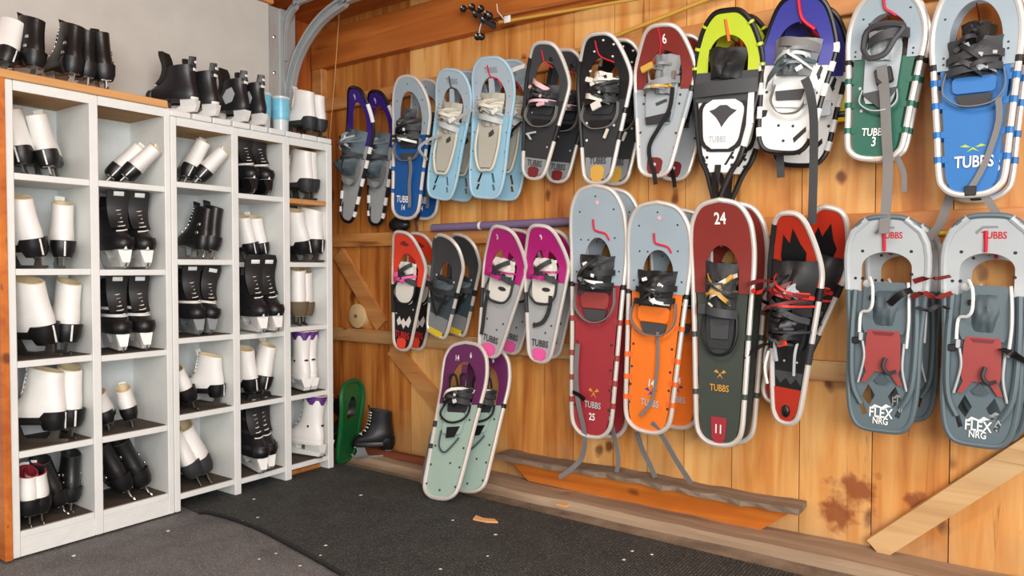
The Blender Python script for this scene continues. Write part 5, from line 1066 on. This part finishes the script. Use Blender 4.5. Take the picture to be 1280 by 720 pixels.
# brass rod running up behind the top row
a = hit(702, 72, 1, YW - .045); b_ = hit(905, -9, 1, YW - .060); e = a + (b_ - a) * 1.6
tag(MB().tube([a, b_, e], .0085, 10).build('brass_rod', 'gold'), 'long golden rod slanting up behind the upper snowshoes', 'rod')
# two poles on the header beam with a ball cluster at their tips
for k, (p0, p1) in enumerate((((612, 22), (790, -14)), ((624, 28), (800, -2)))):
    a = hit(*p0, 1, YW - .085 - .02 * k); b_ = hit(*p1, 1, YW - .085 - .02 * k)
    tag(MB().tube([a, b_, b_ + (b_ - a)], .007, 8).build('wooden_pole', 'gold' if k else 'pine_rail'), ('upper' if not k else 'lower') + ' of two thin poles lying along the header beam', 'pole', 'poles on the header beam')
o0 = hit(605, 24, 1, YW - .11)
cl = empty('ball_cluster', Matrix.Translation(o0)); tag(cl, 'cluster of small black balls on wires at the pole ends', 'ball cluster')
balls = [(579, 11), (590, 9), (601, 11), (595, 18), (605, 25), (612, 20), (616, 31), (597, 46), (602, 46), (608, 17)]
for i, (x, y_) in enumerate(balls):
    p = hit(x, y_, 1, YW - .11 - .02 * (i % 3)) - o0
    MB().sphere(p, .0165 if i != 9 else .013, 10, 7).build('ball', 'near_black', cl)
    MB().sphere(p + Vector((0.002, -.015, .003)), .005, 7, 5).build('ball_pin', 'light_grey', cl)
q = [hit(x, y_, 1, YW - .11) - o0 for x, y_ in ((579, 11), (590, 10), (604, 20), (622, 26))]
MB().tube(q, .0035, 6).build('wire', 'dark', cl)
q = [hit(x, y_, 1, YW - .12) - o0 for x, y_ in ((604, 22), (600, 34), (598, 46))]; MB().tube(q, .0028, 6).build('wire', 'light_grey', cl)
q = [hit(x, y_, 1, YW - .12) - o0 for x, y_ in ((630, 24), (622, 14), (621, 5))]; MB().tube(q, .0028, 6).build('wire', 'bone', cl)
p = hit(634, 24, 1, YW - .12) - o0; MB().box(p, (.035, .006, .030), bev=.002).build('paper_tag', 'paper', cl)
MB().tube([hit(x, y_, 1, YW - .13) - o0 for x, y_ in ((596, 16), (608, 27), (618, 34))], .012, 8).build('clip', 'dark', cl)
# yellow levels
a = hit(1044, 80, 1, YW - .04); b_ = hit(1057, 152, 1, YW - .04)
yl = empty('spirit_level', Matrix.Translation(((a.x + b_.x) / 2, YW - .04, b_.z))); tag(yl, 'yellow spirit level hanging between white and green snowshoes', 'level')
w = b_.x - a.x + .03; h = a.z - b_.z
MB().box((0, 0, h / 2), (w, .03, h), bev=.003).build('level_body', 'yellow', yl)
for z in (.12, .62): MB().box((.004, -.016, h * z), (w * .7, .004, .02), bev=.001).build('black_mark', 'near_black', yl)
a = hit(1148, 292, 1, YW - .05); b_ = hit(1200, 291, 1, YW - .05)
ru_ = tag(MB().box(((a.x + b_.x) / 2, YW - .05, a.z), (b_.x - a.x + .06, .012, .012), bev=.002).build('yellow_rule', 'yellow'), 'thin yellow rule resting on the middle rail between grey pairs', 'rule')
# black puck-like thing under the blue snowshoe
c = hit(499, 281, 1, YW - .07)
tag(MB().sphere(c, .050, 16, 10, (1.35, .7, .85)).build('rubber_bulb', 'near_black'), 'round black rubber bulb hanging below the blue snowshoe', 'bulb')
tag(MB().tube([hit(519, 272, 1, YW - .05), hit(521, 284, 1, YW - .05), hit(521, 292, 1, YW - .05)], .006, 6).build('leather_strap', 'wood_red'), 'short brown strap hanging beside the black bulb', 'strap')
# litter on the mats
def chip(name, px, pts, m, label, z=.0125, th=.003, cat='litter'):
    c = hit(px[0], px[1], 2, z); o = MB().prism(pts, 0, th).build(name, m, smooth=False); o.location = (c.x, c.y, z); return tag(o, label, cat)
chip('dry_leaf', (605, 651), [(-.055, .02), (-.01, .012), (.03, .028), (.06, .01), (.02, -.012), (-.04, -.018)], 'leaf', 'dry orange leaf lying on the black mat', th=.006, cat='leaf')
chip('wood_chip', (702, 632), [(-.02, -.01), (.025, -.012), (.03, .012), (-.01, .02)], 'leaf', 'small pale wood chip on the sill by the mat edge', z=.033, th=.008, cat='wood chip')
random.seed(21)
for k in range(26):
    x = random.uniform(300, 950); y_ = random.uniform(615, 712)
    if y_ < 600 + (x - 440) * .24: continue
    s_ = random.uniform(.003, .006)
    chip('paper_bit', (x, y_), [(-s_, -s_), (s_, -s_ * .6), (s_ * .7, s_), (-s_ * .8, s_ * .7)], 'paper', 'tiny white scrap of litter on the dark floor mats', th=.0015)['group'] = 'scraps of litter on the mats'
for x, y_ in ((92, 695), (210, 664)):
    chip('paper_bit', (x, y_), [(-.006, -.004), (.006, -.005), (.005, .005), (-.005, .006)], 'paper', 'tiny white scrap of litter on the grey carpet mat', z=.0045, th=.002)['group'] = 'scraps of litter on the carpet'
